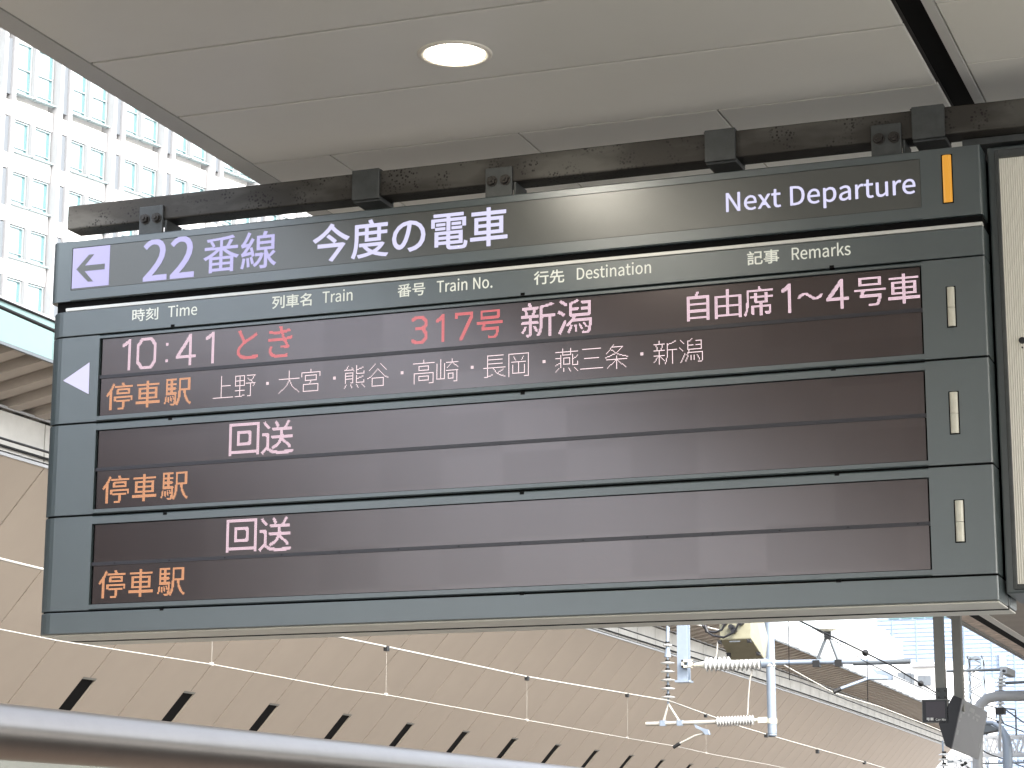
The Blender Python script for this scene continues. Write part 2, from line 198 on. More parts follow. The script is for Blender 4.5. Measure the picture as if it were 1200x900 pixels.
# letter outlines in thousandths of the em: advance, then closed contours x, y, x, y ...
GLYPHS = {
 '.': (278, [[139,-13,165,-8,186,6,200,28,205,56,200,85,186,107,165,121,139,126,113,121,92,107,78,85,73,56,78,28,92,6,113,-8]]),
 '2': (555, [[44,0,505,0,505,79,302,79,182,72,300,192,391,308,449,420,470,531,455,619,412,687,345,731,256,746,191,738,135,717,86,683,40,639,93,587,126,621,162,648,202,666,245,672,304,661,347,631,372,585,380,527,360,428,298,319,194,195,44,54]]),
 'C': (638, [[377,-13,444,-6,503,14,556,47,602,92,551,151,514,116,475,90,430,74,381,68,286,89,215,149,169,244,153,369,170,492,217,586,290,644,384,665,429,660,468,646,503,624,534,596,584,656,547,690,501,719,446,739,383,746,254,720,151,645,83,525,58,366,82,206,149,87,250,13]]),
 'D': (688, [[101,0,288,0,435,25,541,98,607,213,629,369,607,525,541,639,433,709,284,733,101,733],[193,76,193,658,276,658,389,639,470,583,518,493,534,369,518,245,470,153,389,96,276,76]]),
 'N': (723, [[101,0,188,0,188,385,187,443,184,501,180,558,177,614,181,614,260,463,527,0,622,0,622,733,534,733,534,352,535,294,538,235,542,176,547,120,542,120,463,271,195,733,101,733]]),
 'R': (635, [[193,385,193,658,316,658,392,651,448,629,482,589,494,528,482,465,448,421,392,394,316,385],[503,0,607,0,421,321,489,347,541,390,574,451,586,528,567,624,514,688,433,722,330,733,101,733,101,0,193,0,193,311,325,311]]),
 'T': (599, [[253,0,346,0,346,655,568,655,568,733,31,733,31,655,253,655]]),
 'a': (563, [[217,-13,266,-7,313,10,356,35,397,65,408,0,483,0,483,334,472,426,439,496,380,541,295,557,231,550,174,534,124,511,82,486,117,423,152,444,191,463,234,476,280,481,335,469,369,439,387,395,392,344,243,318,139,277,79,219,59,141,71,76,104,27,154,-3],[243,61,205,66,175,81,154,107,147,147,160,195,201,233,277,263,392,283,392,132,354,101,317,79,281,65]]),
 'e': (554, [[312,-13,364,-9,411,3,453,20,490,42,458,103,427,85,395,71,360,63,322,60,251,73,196,112,158,171,142,250,508,250,512,302,498,407,456,488,388,539,295,557,205,537,127,480,73,390,52,271,72,151,128,62,210,6],[141,315,159,387,194,440,242,473,297,484,354,473,396,441,423,388,432,315]]),
 'i': (275, [[92,0,184,0,184,543,92,543],[138,655,163,659,182,672,195,691,199,716,195,740,182,759,163,771,138,775,113,771,95,759,82,740,78,716,82,691,95,672,113,659]]),
 'k': (552, [[92,0,182,0,182,143,284,262,443,0,542,0,337,324,518,543,416,543,186,257,182,257,182,796,92,796]]),
 'm': (926, [[92,0,184,0,184,394,220,431,255,457,288,472,320,477,365,469,396,443,415,398,421,332,421,0,512,0,512,394,549,431,584,457,617,472,649,477,694,469,725,443,744,398,750,332,750,0,841,0,841,344,831,436,801,502,749,543,677,557,629,549,583,528,540,495,497,453,476,496,445,529,403,550,347,557,300,550,256,530,216,500,178,464,167,543,92,543]]),
 'n': (610, [[92,0,184,0,184,394,222,430,257,456,293,472,332,477,378,469,411,443,429,398,435,332,435,0,526,0,526,344,516,436,486,502,434,543,360,557,308,550,260,530,218,500,178,464,167,543,92,543]]),
 'o': (606, [[303,-13,398,6,478,62,533,151,554,271,533,392,478,482,398,538,303,557,208,538,128,482,73,392,52,271,73,151,128,62,208,6],[303,63,239,78,189,120,157,186,146,271,157,356,189,422,239,465,303,480,367,465,417,422,450,356,461,271,450,186,417,120,367,78]]),
 'p': (620, [[92,-229,184,-229,184,-45,181,50,218,23,256,3,294,-9,331,-13,420,7,496,64,548,156,567,280,553,394,512,482,444,537,351,557,304,551,259,534,217,509,178,480,167,543,92,543],[316,64,287,67,255,76,220,94,184,120,184,406,222,438,259,461,294,475,328,480,394,466,439,425,464,361,472,279,460,189,428,121,378,79]]),
 'r': (388, [[92,0,184,0,184,349,214,408,249,447,285,468,320,475,373,466,390,545,332,557,288,549,247,526,210,491,178,444,167,543,92,543]]),
 's': (468, [[234,-13,319,0,381,35,418,86,431,148,416,213,378,258,325,289,266,313,222,330,185,350,159,374,149,407,155,437,174,463,205,480,250,486,284,482,316,472,345,457,373,438,417,495,383,519,343,539,298,552,249,557,170,545,111,512,74,463,62,403,76,343,112,300,163,269,220,246,265,228,305,207,333,179,344,143,337,110,318,83,284,65,237,58,191,63,150,76,112,96,76,123,32,62,74,32,123,8,177,-7]]),
 't': (377, [[262,-13,363,7,345,76,283,61,243,68,217,88,203,121,199,165,199,469,347,469,347,543,199,543,199,696,123,696,113,543,27,538,27,469,108,469,108,168,116,94,142,37,189,0]]),
 'u': (607, [[251,-13,303,-6,349,14,391,45,430,85,440,0,516,0,516,543,425,543,425,158,388,117,353,88,317,71,278,66,232,74,200,100,182,145,176,210,176,543,84,543,84,199,94,107,124,41,176,1]]),
 'x': (498, [[15,0,111,0,184,127,239,224,244,224,303,127,383,0,483,0,304,274,469,543,374,543,307,424,259,333,254,333,201,424,128,543,29,543,194,283]]),
 'の': (1000, [[476,642,466,573,453,504,438,436,420,372,382,264,343,191,305,149,269,136,234,147,201,180,176,236,166,318,187,423,249,522,347,600],[559,644,672,613,756,550,808,460,826,353,804,238,747,150,666,90,572,56,486,43,533,-31,692,12,809,92,883,206,908,350,881,493,804,610,684,689,525,718,354,685,215,596,122,466,88,311,103,200,144,116,201,63,266,44,333,64,394,122,450,220,499,355,518,426,535,499,548,572]]),
 '事': (1000, [[134,131,134,72,459,72,459,4,434,-20,296,-20,323,-83,380,-83,426,-81,463,-78,490,-71,510,-61,524,-47,532,-26,535,4,535,72,775,72,775,28,851,28,851,206,955,206,955,266,851,266,851,391,535,391,535,462,835,462,835,639,535,639,535,698,935,698,935,760,535,760,535,840,459,840,459,760,67,760,67,698,459,698,459,639,172,639,172,462,459,462,459,391,143,391,143,336,459,336,459,266,48,266,48,206,459,206,459,131],[244,586,459,586,459,515,244,515],[535,586,759,586,759,515,535,515],[535,336,775,336,775,266,535,266],[535,206,775,206,775,131,535,131]]),
 '今': (1000, [[390,533,442,493,495,449,543,405,580,367,635,420,596,457,547,498,493,541,441,579],[161,348,161,272,722,272,663,197,597,114,528,31,461,-48,538,-83,621,19,707,127,789,231,859,324,801,352,787,348],[495,847,406,736,295,634,169,546,35,475,92,408,205,472,314,549,414,635,503,729,593,637,696,550,803,474,906,415,965,482,854,539,741,613,636,697,548,786,567,813]]),
 '先': (1000, [[462,840,462,684,285,684,322,801,246,817,223,734,191,648,150,566,102,494,167,459,192,493,215,530,236,570,256,612,462,612,462,410,61,410,61,337,322,337,302,221,258,120,177,39,47,-22,95,-85,236,-13,325,82,376,199,400,337,591,337,591,43,596,-9,613,-42,648,-59,703,-64,844,-64,894,-56,926,-26,945,33,954,127,885,158,881,80,874,34,860,13,838,8,711,8,688,9,674,14,668,25,666,43,666,337,940,337,940,410,538,410,538,612,868,612,868,684,538,684,538,840]]),
 '列': (1000, [[642,724,642,164,716,164,716,724],[848,835,848,17,826,-4,703,-3,728,-76,780,-76,823,-74,857,-70,882,-63,901,-52,914,-36,922,-13,924,18,924,835],[181,302,221,274,262,242,300,211,333,181,279,114,218,58,151,13,79,-22,124,-85,272,6,393,139,485,319,541,552,495,566,482,563,257,563,299,714,571,714,571,786,61,786,61,714,224,714,194,602,155,498,109,404,53,326,111,276,145,323,176,375,205,432,232,494,459,494,443,426,423,362,400,302,373,247,224,357]]),
 '刻': (1000, [[851,828,851,17,827,-6,691,-5,716,-77,774,-77,820,-75,856,-71,882,-64,902,-53,915,-37,923,-14,925,17,925,828],[672,725,672,167,743,167,743,725],[460,578,400,480,196,472,233,512,270,555,305,601,338,647,600,647,600,716,393,716,382,746,367,779,348,813,327,845,258,826,312,716,54,716,54,647,251,647,218,599,186,557,159,524,140,504,82,463,106,393,124,398,161,403,231,409,347,416,285,353,217,297,143,248,66,206,113,146,236,223,349,318,448,430,528,556],[526,388,438,262,328,151,199,58,59,-15,107,-78,184,-37,260,11,332,64,401,122,445,81,488,39,526,0,556,-35,611,15,579,49,538,89,493,130,449,169,490,214,528,261,562,310,594,361]]),
 '号': (1000, [[260,732,736,732,736,596,260,596],[185,799,185,530,815,530,815,799],[63,440,63,371,269,371,203,191,727,191,713,115,698,58,682,20,663,-1,615,-10,444,-2,470,-74,639,-77,666,-75,688,-71,708,-63,726,-50,752,-17,774,37,794,116,812,225,816,259,315,259,352,371,933,371,933,440]]),
 '名': (1000, [[263,529,302,501,343,469,382,437,417,406,327,363,235,326,141,296,47,273,86,204,252,253,252,-79,327,-79,327,-27,773,-27,773,-79,849,-79,849,340,451,340,571,413,679,500,771,600,844,713,794,744,781,740,427,740,492,826,406,843,352,769,277,694,183,622,69,559,122,501,190,540,253,581,310,625,361,671,733,671,684,607,625,549,559,495,487,445,449,477,406,510,363,543,321,572],[773,42,327,42,327,271,773,271]]),
 '度': (1000, [[386,644,386,557,225,557,225,495,386,495,386,329,775,329,775,495,937,495,937,557,775,557,775,644,701,644,701,557,458,557,458,644],[701,495,701,389,458,389,458,495],[757,203,721,166,679,133,631,104,579,78,528,104,483,134,442,167,408,203],[239,265,239,203,369,203,335,189,368,149,407,112,450,78,497,47,425,27,349,11,271,-2,192,-10,222,-74,315,-61,406,-44,493,-21,576,7,653,-23,737,-47,825,-66,918,-80,962,-15,881,-6,803,8,729,25,660,46,723,85,779,130,828,183,867,243,820,268,807,265],[473,827,513,741,126,741,126,468,124,346,112,212,86,77,37,-46,104,-80,155,50,184,194,198,338,201,469,201,670,948,670,948,741,598,741,548,845]]),
 '時': (1000, [[445,209,483,166,519,120,550,74,572,33,636,72,613,113,581,158,544,203,505,244],[631,841,631,721,421,721,421,654,631,654,631,527,379,527,379,459,763,459,763,346,384,346,384,279,763,279,763,10,742,-9,608,-8,633,-79,688,-79,733,-77,768,-73,796,-66,815,-56,828,-41,835,-19,837,9,837,279,954,279,954,346,837,346,837,459,964,459,964,527,705,527,705,654,922,654,922,721,705,721,705,841],[291,416,291,185,146,185,146,416],[291,484,146,484,146,706,291,706],[76,775,76,35,146,35,146,117,362,117,362,775]]),
 '番': (1000, [[460,561,312,561,350,577,337,608,318,642,296,677,271,709,460,721],[206,686,228,656,248,623,265,591,278,561,61,561,61,497,382,497,306,437,219,383,127,337,35,302,83,243,189,290,189,-81,261,-81,261,-46,751,-46,751,-77,826,-77,826,287,917,251,968,314,874,346,779,389,690,440,613,497,941,497,941,561,712,561,806,705,725,728,708,690,687,648,664,607,642,572,673,561,534,561,534,727,621,737,704,747,781,759,850,772,800,828,661,805,489,786,302,771,116,761,133,703,265,708],[460,483,460,324,534,324,534,487,588,436,650,389,717,345,787,306,219,306,286,345,349,388,408,434],[261,106,462,106,462,13,261,13],[261,159,261,246,462,246,462,159],[751,106,751,13,534,13,534,106],[751,159,534,159,534,246,751,246]]),
 '線': (1000, [[523,530,837,530,837,441,523,441],[523,674,837,674,837,587,523,587],[182,189,190,135,197,77,202,22,204,-27,263,-16,260,32,254,87,247,144,238,198],[84,197,76,134,65,71,51,12,35,-40,94,-62,109,-9,123,53,135,119,145,186],[275,208,322,43,377,61,327,223],[885,345,772,230,724,347,724,381,909,381,909,734,682,734,724,823,641,841,607,734,453,734,453,381,653,381,653,3,636,-12,534,-12,556,-81,601,-81,637,-79,667,-76,690,-69,707,-58,717,-43,722,-23,724,3,724,192,763,122,808,59,858,6,915,-36,964,23,918,52,875,88,835,131,800,180,941,300],[416,298,416,235,547,235,513,165,470,105,418,56,362,20,405,-32,478,20,542,90,594,179,631,285,587,300,575,298],[66,240,84,247,122,256,194,268,314,287,325,229,386,247,378,293,364,348,347,405,329,460,271,446,301,346,157,327,217,401,275,481,330,565,380,652,315,690,240,556,137,547,177,608,217,674,253,743,287,813,217,842,184,761,147,686,113,626,89,590,35,535,59,466,198,490,115,378,94,353,75,333,58,318,41,311]]),
 '行': (1000, [[435,780,435,708,927,708,927,780],[267,841,221,784,163,726,100,670,35,622,79,562,148,616,218,678,283,744,339,811],[391,504,391,432,728,432,728,17,702,-5,545,-3,570,-77,636,-77,689,-76,729,-73,759,-66,780,-54,794,-37,802,-14,804,16,804,432,955,432,955,504],[307,626,248,541,179,459,103,385,25,322,78,259,192,364,192,-83,266,-83,266,446,297,484,326,522,353,561,378,600]]),
 '記': (1000, [[91,543,91,484,392,484,392,543],[72,403,72,343,412,343,412,403],[42,684,42,622,443,622,443,684],[159,814,184,784,207,751,227,718,242,689,303,725,288,753,268,784,243,816,217,846],[485,785,485,713,824,713,824,457,498,457,498,59,504,0,526,-36,568,-55,632,-60,827,-60,889,-51,927,-18,949,46,961,147,891,177,885,92,875,42,856,17,823,11,638,11,605,13,585,20,575,35,573,59,573,386,824,386,824,332,899,332,899,785],[84,267,84,-72,151,-72,151,-26,395,-26,395,267],[151,205,328,205,328,36,151,36]]),
 '車': (1000, [[158,606,158,216,459,216,459,135,53,135,53,66,459,66,459,-83,536,-83,536,66,951,66,951,135,536,135,536,216,846,216,846,606,536,606,536,680,917,680,917,749,536,749,536,839,459,839,459,749,83,749,83,680,459,680,459,606],[230,382,459,382,459,279,230,279],[536,382,771,382,771,279,536,279],[230,543,459,543,459,441,230,441],[536,543,771,543,771,441,536,441]]),
 '電': (1000, [[197,568,197,521,409,521,409,568],[177,466,177,418,409,418,409,466],[587,466,587,418,827,418,827,466],[587,568,587,521,802,521,802,568],[768,185,768,116,530,116,530,185],[768,235,530,235,530,304,768,304],[457,185,457,116,235,116,235,185],[457,235,235,235,235,304,457,304],[163,359,163,9,235,9,235,61,457,61,457,30,464,-21,487,-52,531,-68,601,-72,834,-72,892,-65,930,-41,951,6,962,82,897,107,892,46,881,10,861,-7,829,-11,605,-11,567,-9,544,-3,533,9,530,30,530,61,842,61,842,359],[76,678,76,482,144,482,144,623,460,623,460,393,534,393,534,623,855,623,855,482,925,482,925,678,534,678,534,739,865,739,865,797,134,797,134,739,460,739,460,678]]),
}
M = {}
M['paint'] = mat('grey_green_paint', (.054,.076,.079), .31, metal=.15, ior=1.75, spec=1.0, var=.10, vscale=2.5, bump=.25, bscale=420)
M['panel_glass'] = mat('grey_display_face', (.078,.082,.074), .28, metal=.2, ior=1.6, spec=1.0, var=.04, vscale=300, bump=.15, bscale=900)
M['black'] = mat('black_gap', (.006,.006,.006), .8, spec=.1)
M['bar'] = mat('pale_metal_bar', (.72,.72,.68), .35, metal=.2)
M['under'] = mat('cream_underside', (.80,.78,.68), .3, spec=1.0, ior=1.6, var=.06, vscale=4)
M['lav'] = glow('backlit_lavender', (.79,.77,.97), .9, base=(.08,.08,.09))
M['lavw'] = glow('backlit_white', (.88,.87,1.0), .95, base=(.08,.08,.09))
M['print'] = mat('glowing_white_print', (.62,.63,.59), .5, emit=lin((.75,.76,.70)), estr=.12)  # emission gives the unlit print a faint glow of its own
M['seam'] = mat('led_seam', (.035,.033,.04), .35)
M['led_pink'] = glow('led_pink_white', (.96,.83,.88), 1.8)
M['led_white'] = glow('led_white', (.97,.87,.88), 2.1)
M['led_red'] = glow('led_red', (.93,.44,.45), 1.7)
M['led_orange'] = glow('led_orange', (.97,.68,.48), 1.6)
M['amber'] = glow('lit_amber', (.86,.60,.20), .9, rough=.3, base=(.2,.10,.02))
M['cream'] = mat('unlit_cream_lamp', (.62,.60,.50), .3, var=.08, vscale=30, spec=.6)
M['ceiling'] = mat('ceiling_panel', (.74,.72,.655), .38, spec=.4, var=.03, vscale=1.2)
M['trim'] = mat('ceiling_trim', (.50,.49,.46), .45, var=.04)
M['joint'] = mat('dark_joint', (.03,.027,.025), .7)
M['beam'] = None
M['clamp'] = mat('galvanised_dark', (.075,.08,.078), .5, metal=.3, var=.2, vscale=20)
M['bolt'] = mat('bolt_steel', (.05,.045,.04), .5, metal=.5, var=.4, vscale=80)
M['tan'] = mat('tan_cladding', (.345,.295,.24), .42, spec=.45, var=.045, vscale=.7, bump=.1, bscale=6)
M['grey_fascia'] = mat('weathered_grey_fascia', (.48,.47,.44), .6, var=.16, vscale=1.6)
M['soffit'] = mat('brown_soffit', (.30,.265,.225), .6, var=.12, vscale=1.2)
M['soffit_rib'] = mat('pale_soffit_rib', (.42,.375,.325), .6, var=.12, vscale=1.5)
M['teal_glass'] = mat('pale_teal_glass', (.16,.245,.235), .3, spec=.4, var=.03)
M['white'] = mat('white_paint', (.38,.39,.40), .5, var=.04, vscale=2)
M['facade'] = mat('white_facade_tile', (.80,.79,.77), .55, var=.05, vscale=.3)
M['pil'] = mat('stone_pilaster', (.31,.31,.315), .55, var=.05, vscale=.3)
M['win'] = mat('teal_glass_and_reveal_shade', (.11,.20,.21), .4, spec=.3)  # tower glass, and the painted reveal shade in the office windows
M['winpale'] = mat('pane_with_sky_reflection', (.34,.42,.43), .3, spec=.6)  # white sky reflection put into the pane's base colour
M['winframe'] = mat('grey_window_frame', (.27,.33,.34), .6)
M['slit'] = mat('grey_slit_glass', (.14,.155,.17), .5, spec=.3)
M['bluewhite'] = mat('pale_blue_cladding', (.29,.355,.45), .6, var=.04, vscale=.1)
M['blueline'] = mat('blue_grey_joint', (.22,.28,.38), .7)
M['tube'] = mat('pale_blue_galvanised', (.27,.32,.385), .4, metal=.2, var=.06, vscale=8)
M['steel_grey'] = mat('grey_steel', (.13,.145,.155), .45, metal=.3, var=.1, vscale=8)
M['post'] = mat('dull_grey_post', (.20,.20,.18), .5, metal=.2, var=.08, vscale=5)
M['porcelain'] = mat('white_porcelain', (.50,.50,.475), .3, spec=.6, var=.05, vscale=20)
M['pins'] = mat('insulator_pin', (.02,.02,.02), .5, spec=.3)
M['wire_white'] = mat('pale_wire', (.42,.40,.35), .5)
M['wire_dark'] = mat('dark_wire', (.012,.012,.012), .6, spec=.2)
M['beige'] = mat('beige_equipment_paint', (.29,.275,.19), .5, var=.08, vscale=12)
M['rubber'] = mat('black_rubber', (.015,.015,.018), .4)
M['pipe'] = mat('polished_steel_pipe', (.29,.265,.24), .33, metal=1.0, var=.05, vscale=2)
M['palewall'] = mat('pale_green_grey_wall', (.17,.175,.15), .6, var=.06, vscale=.5)
M['floor'] = mat('platform_tiles', (.19,.185,.165), .6, var=.12, vscale=1.5)
M['bed'] = mat('slab_track_bed', (.13,.10,.08), .8, var=.2, vscale=1)
M['ground'] = mat('city_ground', (.30,.30,.30), .85, var=.15, vscale=.05)
M['rail'] = mat('rail_steel', (.25,.2,.17), .35, metal=.7)
M['roof'] = mat('canopy_roof', (.35,.36,.36), .6, var=.1)
M['screen_dark'] = mat('dark_violet_screen', (.045,.036,.045), .35)
M['greyface'] = mat('matt_grey_display', (.105,.103,.105), .4, spec=.4, var=.03, vscale=6)
M['greyprint'] = mat('pale_grey_print', (.22,.22,.22), .5)
M['ribbed'] = mat('frosted_ribbed_cover', (.455,.445,.415), .3, spec=.6, emit=lin((.80,.77,.68)), estr=.06)

def node_mats():
    # rusty beam: dark steel brown with clustered pits along the bottom edge
    m = mat('rusty_beam', (.06,.052,.045), .55, metal=.2, bump=.35, bscale=90); t = m.node_tree; n = t.nodes; b = n['Principled BSDF']
    tc = n.new('ShaderNodeTexCoord')
    mp = n.new('ShaderNodeMapping'); mp.inputs['Scale'].default_value = (.35, 1, 1); t.links.new(tc.outputs['Object'], mp.inputs[0])
    n1 = n.new('ShaderNodeTexNoise'); n1.inputs['Scale'].default_value = 14; n1.inputs['Detail'].default_value = 8; t.links.new(tc.outputs['Object'], n1.inputs[0])
    n2 = n.new('ShaderNodeTexNoise'); n2.inputs['Scale'].default_value = 7; n2.inputs['Detail'].default_value = 4; t.links.new(mp.outputs[0], n2.inputs[0])
    n3 = n.new('ShaderNodeTexVoronoi'); n3.inputs['Scale'].default_value = 85; t.links.new(tc.outputs['Object'], n3.inputs[0])
    r = n.new('ShaderNodeValToRGB'); r.color_ramp.elements[0].position = .35; r.color_ramp.elements[0].color = (.042,.037,.03,1)
    r.color_ramp.elements[1].position = .62; r.color_ramp.elements[1].color = (.095,.09,.078,1)
    e = r.color_ramp.elements.new(.48); e.color = (.044,.039,.032,1)
    t.links.new(n2.outputs[0], r.inputs[0])
    r2 = n.new('ShaderNodeValToRGB'); r2.color_ramp.elements[0].position = .50; r2.color_ramp.elements[0].color = (0,0,0,1); r2.color_ramp.elements[1].position = .60; r2.color_ramp.elements[1].color = (1,1,1,1)
    t.links.new(n1.outputs[0], r2.inputs[0])
    v2 = n.new('ShaderNodeMapRange'); v2.inputs[1].default_value = .25; v2.inputs[2].default_value = .45; v2.inputs[3].default_value = 1; v2.inputs[4].default_value = 0
    t.links.new(n3.outputs['Distance'], v2.inputs[0])
    mu = n.new('ShaderNodeMath'); mu.operation = 'MULTIPLY'; t.links.new(r2.outputs[0], mu.inputs[0]); t.links.new(v2.outputs[0], mu.inputs[1])
    mx = n.new('ShaderNodeMix'); mx.data_type = 'RGBA'; t.links.new(mu.outputs[0], mx.inputs['Factor']); t.links.new(r.outputs[0], mx.inputs['A'])
    mx.inputs['B'].default_value = (.008,.005,.004,1); t.links.new(mx.outputs['Result'], b.inputs['Base Color'])
    M['beam'] = m
    # unlit LED matrix: a fine grid of lens dots and a slightly different tone for every tile
    m = mat('led_matrix', (.03,.026,.027), .22, ior=1.66, spec=1.0); t = m.node_tree; n = t.nodes; b = n['Principled BSDF']
    tc = n.new('ShaderNodeTexCoord'); sp = n.new('ShaderNodeSeparateXYZ'); t.links.new(tc.outputs['Object'], sp.inputs[0])
    def M2(op, a, bb=None, c=None):
        k = n.new('ShaderNodeMath'); k.operation = op
        for i, q in enumerate((a, bb, c)):
            if q is None: continue
            if isinstance(q, (int, float)): k.inputs[i].default_value = q
            else: t.links.new(q, k.inputs[i])
        return k.outputs[0]
    def tri(s): return M2('ABSOLUTE', M2('SUBTRACT', M2('FRACT', M2('DIVIDE', s, .00375)), .5))
    dx, dz = tri(sp.outputs[0]), tri(sp.outputs[2])
    rr = M2('SQRT', M2('ADD', M2('MULTIPLY', dx, dx), M2('MULTIPLY', dz, dz)))
    dot = M2('LESS_THAN', rr, .30)
    cv = n.new('ShaderNodeCombineXYZ'); t.links.new(M2('FLOOR', M2('DIVIDE', sp.outputs[0], .24)), cv.inputs[0]); t.links.new(M2('FLOOR', M2('DIVIDE', sp.outputs[2], .155)), cv.inputs[2])
    wn = n.new('ShaderNodeTexWhiteNoise'); t.links.new(cv.outputs[0], wn.inputs[0])
    tone = M2('MULTIPLY_ADD', wn.outputs['Value'], .12, .89)
    st = n.new('ShaderNodeVectorMath'); st.operation = 'SCALE'; st.inputs[0].default_value = (1, .90, .91); t.links.new(tone, st.inputs['Scale']); t.links.new(st.outputs[0], b.inputs['Specular Tint'])
    mx = n.new('ShaderNodeMix'); mx.data_type = 'RGBA'; t.links.new(dot, mx.inputs['Factor']); mx.inputs['A'].default_value = LEDA; mx.inputs['B'].default_value = LEDB
    vm = n.new('ShaderNodeVectorMath'); vm.operation = 'SCALE'; t.links.new(mx.outputs['Result'], vm.inputs[0]); t.links.new(tone, vm.inputs['Scale'])
    t.links.new(vm.outputs[0], b.inputs['Base Color'])
    M['matrix'] = m
LEDA = (.003,.0015,.001,1); LEDB = (.052,.023,.016,1)
node_mats()

# ---------------------------------------------------------------- printed lettering from outlines
def gl_pts(ch):
    adv, cs = GLYPHS[ch]
    return adv/1000, [[(c[i]/1000, c[i+1]/1000) for i in range(0, len(c), 2)] for c in cs]
def lettering(name, text, x0, x1, z, em, y, m, parent, bold=0, thick=.0008, plane='y', label=None):
    "text with its ink from x0 to x1, baseline z, on the plane y, facing -Y"
    if '番' in text or '時' in text: bold = min(bold, .007)
    runs = []; cx = 0
    for ch in text:
        if ch == ' ': cx += .28; continue
        a, cs = gl_pts(ch); runs.append((cx, cs)); cx += a
    lo = min(cx0+p[0] for cx0, cs in runs for c in cs for p in c); hi = max(cx0+p[0] for cx0, cs in runs for c in cs for p in c)
    sx = (x1-x0)/(hi-lo)
    cu = bpy.data.curves.new(name, 'CURVE'); cu.dimensions = '2D'; cu.fill_mode = 'BOTH'; cu.extrude = thick/2; cu.offset = bold*em
    for cx0, cs in runs:
        for c in cs:
            sp = cu.splines.new('POLY'); sp.points.add(len(c)-1); sp.use_cyclic_u = True
            for i, (px, py) in enumerate(c): sp.points[i].co = (x0+(cx0+px-lo)*sx, py*em, 0, 1)
    tmp = bpy.data.objects.new('tmp', cu); COL.objects.link(tmp)
    me = bpy.data.meshes.new_from_object(tmp); bpy.data.objects.remove(tmp); bpy.data.curves.remove(cu)
    for v in me.vertices: v.co = Vector((v.co.x, y-v.co.z, z+v.co.y))
    me.name = name; me.materials.clear(); me.materials.append(m)
    o = link(name, me, parent)
    if label: o['label'] = label
    return o

# ================================================================ SETTING
ZC = 4.18                                    # canopy soffit height
def plain(name, b, m, bevel=0):
    return tag(b.build(name, m, bevel=bevel), kind='structure')
plain('ground', MB().box(-600, 600, -600, 900, -1.7, -1.6), M['ground'])
plain('track_bed', MB().box(-11.4, -.45, -60, 120, -1.6, -1.25), M['bed'])
plain('platform_floor', MB().box(-.45, 10.4, -60, 120, -1.596, 0), M['floor'])
for gx in (-2.9, -1.465, -7.6, -6.165):
    plain('rail', MB().box(gx-.035, gx+.035, -60, 120, -1.246, -1.1), M['rail'])

# ---- near canopy: panels in rows across the platform, dark channel, second bay
canopy = tag(thing('platform_canopy', 'pale panelled platform ceiling above the departure board', 'canopy', (.5, 0, ZC)), kind='structure')
MB().box(.50, 10.2, -30, 9.2, ZC+.03, ZC+.34).build('roof_slab', M['roof'], canopy)
MB().prism([(.485, ZC), (.575, ZC), (.575, ZC+.03), (.50, ZC+.03), (.497, ZC+.36), (.482, ZC+.36)], 'y', -30, 9.2).build('edge_trim', M['trim'], canopy)
MB().box(3.350, 3.384, -30, 9.2, ZC-.006, ZC+.029).build('edge_trim', M['trim'], canopy)
MB().box(3.262, 3.350, -30, 9.2, ZC+.022, ZC+.028).build('dark_channel', M['black'], canopy)
row0 = .13
def panel_row(x0, x1, y0, y1, g=.0035, first={}):
    key = (round(x1-x0, 3), round(y1-y0, 3))
    if key not in first:
        o = MB().box(g, x1-x0-g, g, y1-y0-g, 0, .012).build('ceiling_panel', M['ceiling'], canopy, (x0, y0, ZC), bevel=.0015, seg=1); first[key] = o
    else: copy_to(first[key], Vector((x0, y0, ZC))-canopy.location)
def ys_rows(a, pitch, lo, hi):
    k = math.ceil((lo-a)/pitch); return [a+pitch*i for i in range(k, math.floor((hi-a)/pitch)+1)]
for y in ys_rows(row0, .606, -14, -.1): panel_row(.576, 3.262, y, y+.606, .008)
for y in ys_rows(row0, .606, row0-.01, 8.2):
    for a, b in ((.576, .912), (.912, 1.69), (1.69, 2.46), (2.46, 3.262)): panel_row(a, b, y, y+.606)
for y in ys_rows(-.043, .585, -14, 8.2):
    panel_row(3.385, 5.2, y, y+.585)
MB().box(5.2, 10.2, -30, 9.2, ZC, ZC+.02).build('soffit_sheet', M['ceiling'], canopy)
MB().box(.576, 5.2, -30, -14.02, ZC, ZC+.02).build('soffit_sheet', M['ceiling'], canopy)
MB().box(.576, 3.262, -30, 9.2, ZC+.02, ZC+.026).build('joint_backing', M['joint'], canopy)
MB().box(3.384, 5.2, -30, 9.2, ZC+.02, ZC+.026).build('joint_backing', M['joint'], canopy)

# ---- far canopy
far = tag(thing('far_canopy', 'farther stretch of the platform canopy with a black channel, low at right', 'canopy', (.3, 9.3, ZC)), kind='structure')
MB().box(.26, 10.2, 9.25, 78, ZC+.08, ZC+.5).build('roof_slab', M['roof'], far)
MB().prism([(.17, ZC+.0), (.27, ZC-.02), (.27, ZC+.10), (.17, ZC+.52)], 'y', 9.25, 78).build('edge_gutter', M['post'], far)
MB().box(.272, .4395, 9.25, 78, ZC, ZC+.07).build('stippled_strip', mat('stippled_soffit', (.74,.62,.53), .7, var=.35, vscale=9), far)
MB().box(.44, .56, 9.25, 78, ZC-.002, ZC+.075).build('dark_channel', M['black'], far)
MB().box(.5605, .655, 9.25, 78, ZC-.01, ZC+.07).build('edge_trim', M['ceiling'], far)
f0 = MB().box(0, 3.4, .006, .594, 0, .04).build('ceiling_panel', M['soffit_rib'], far, (.66, 9.3, ZC))
for k in range(1, 90): copy_to(f0, Vector((.66, 9.3+.6*k, ZC))-far.location)
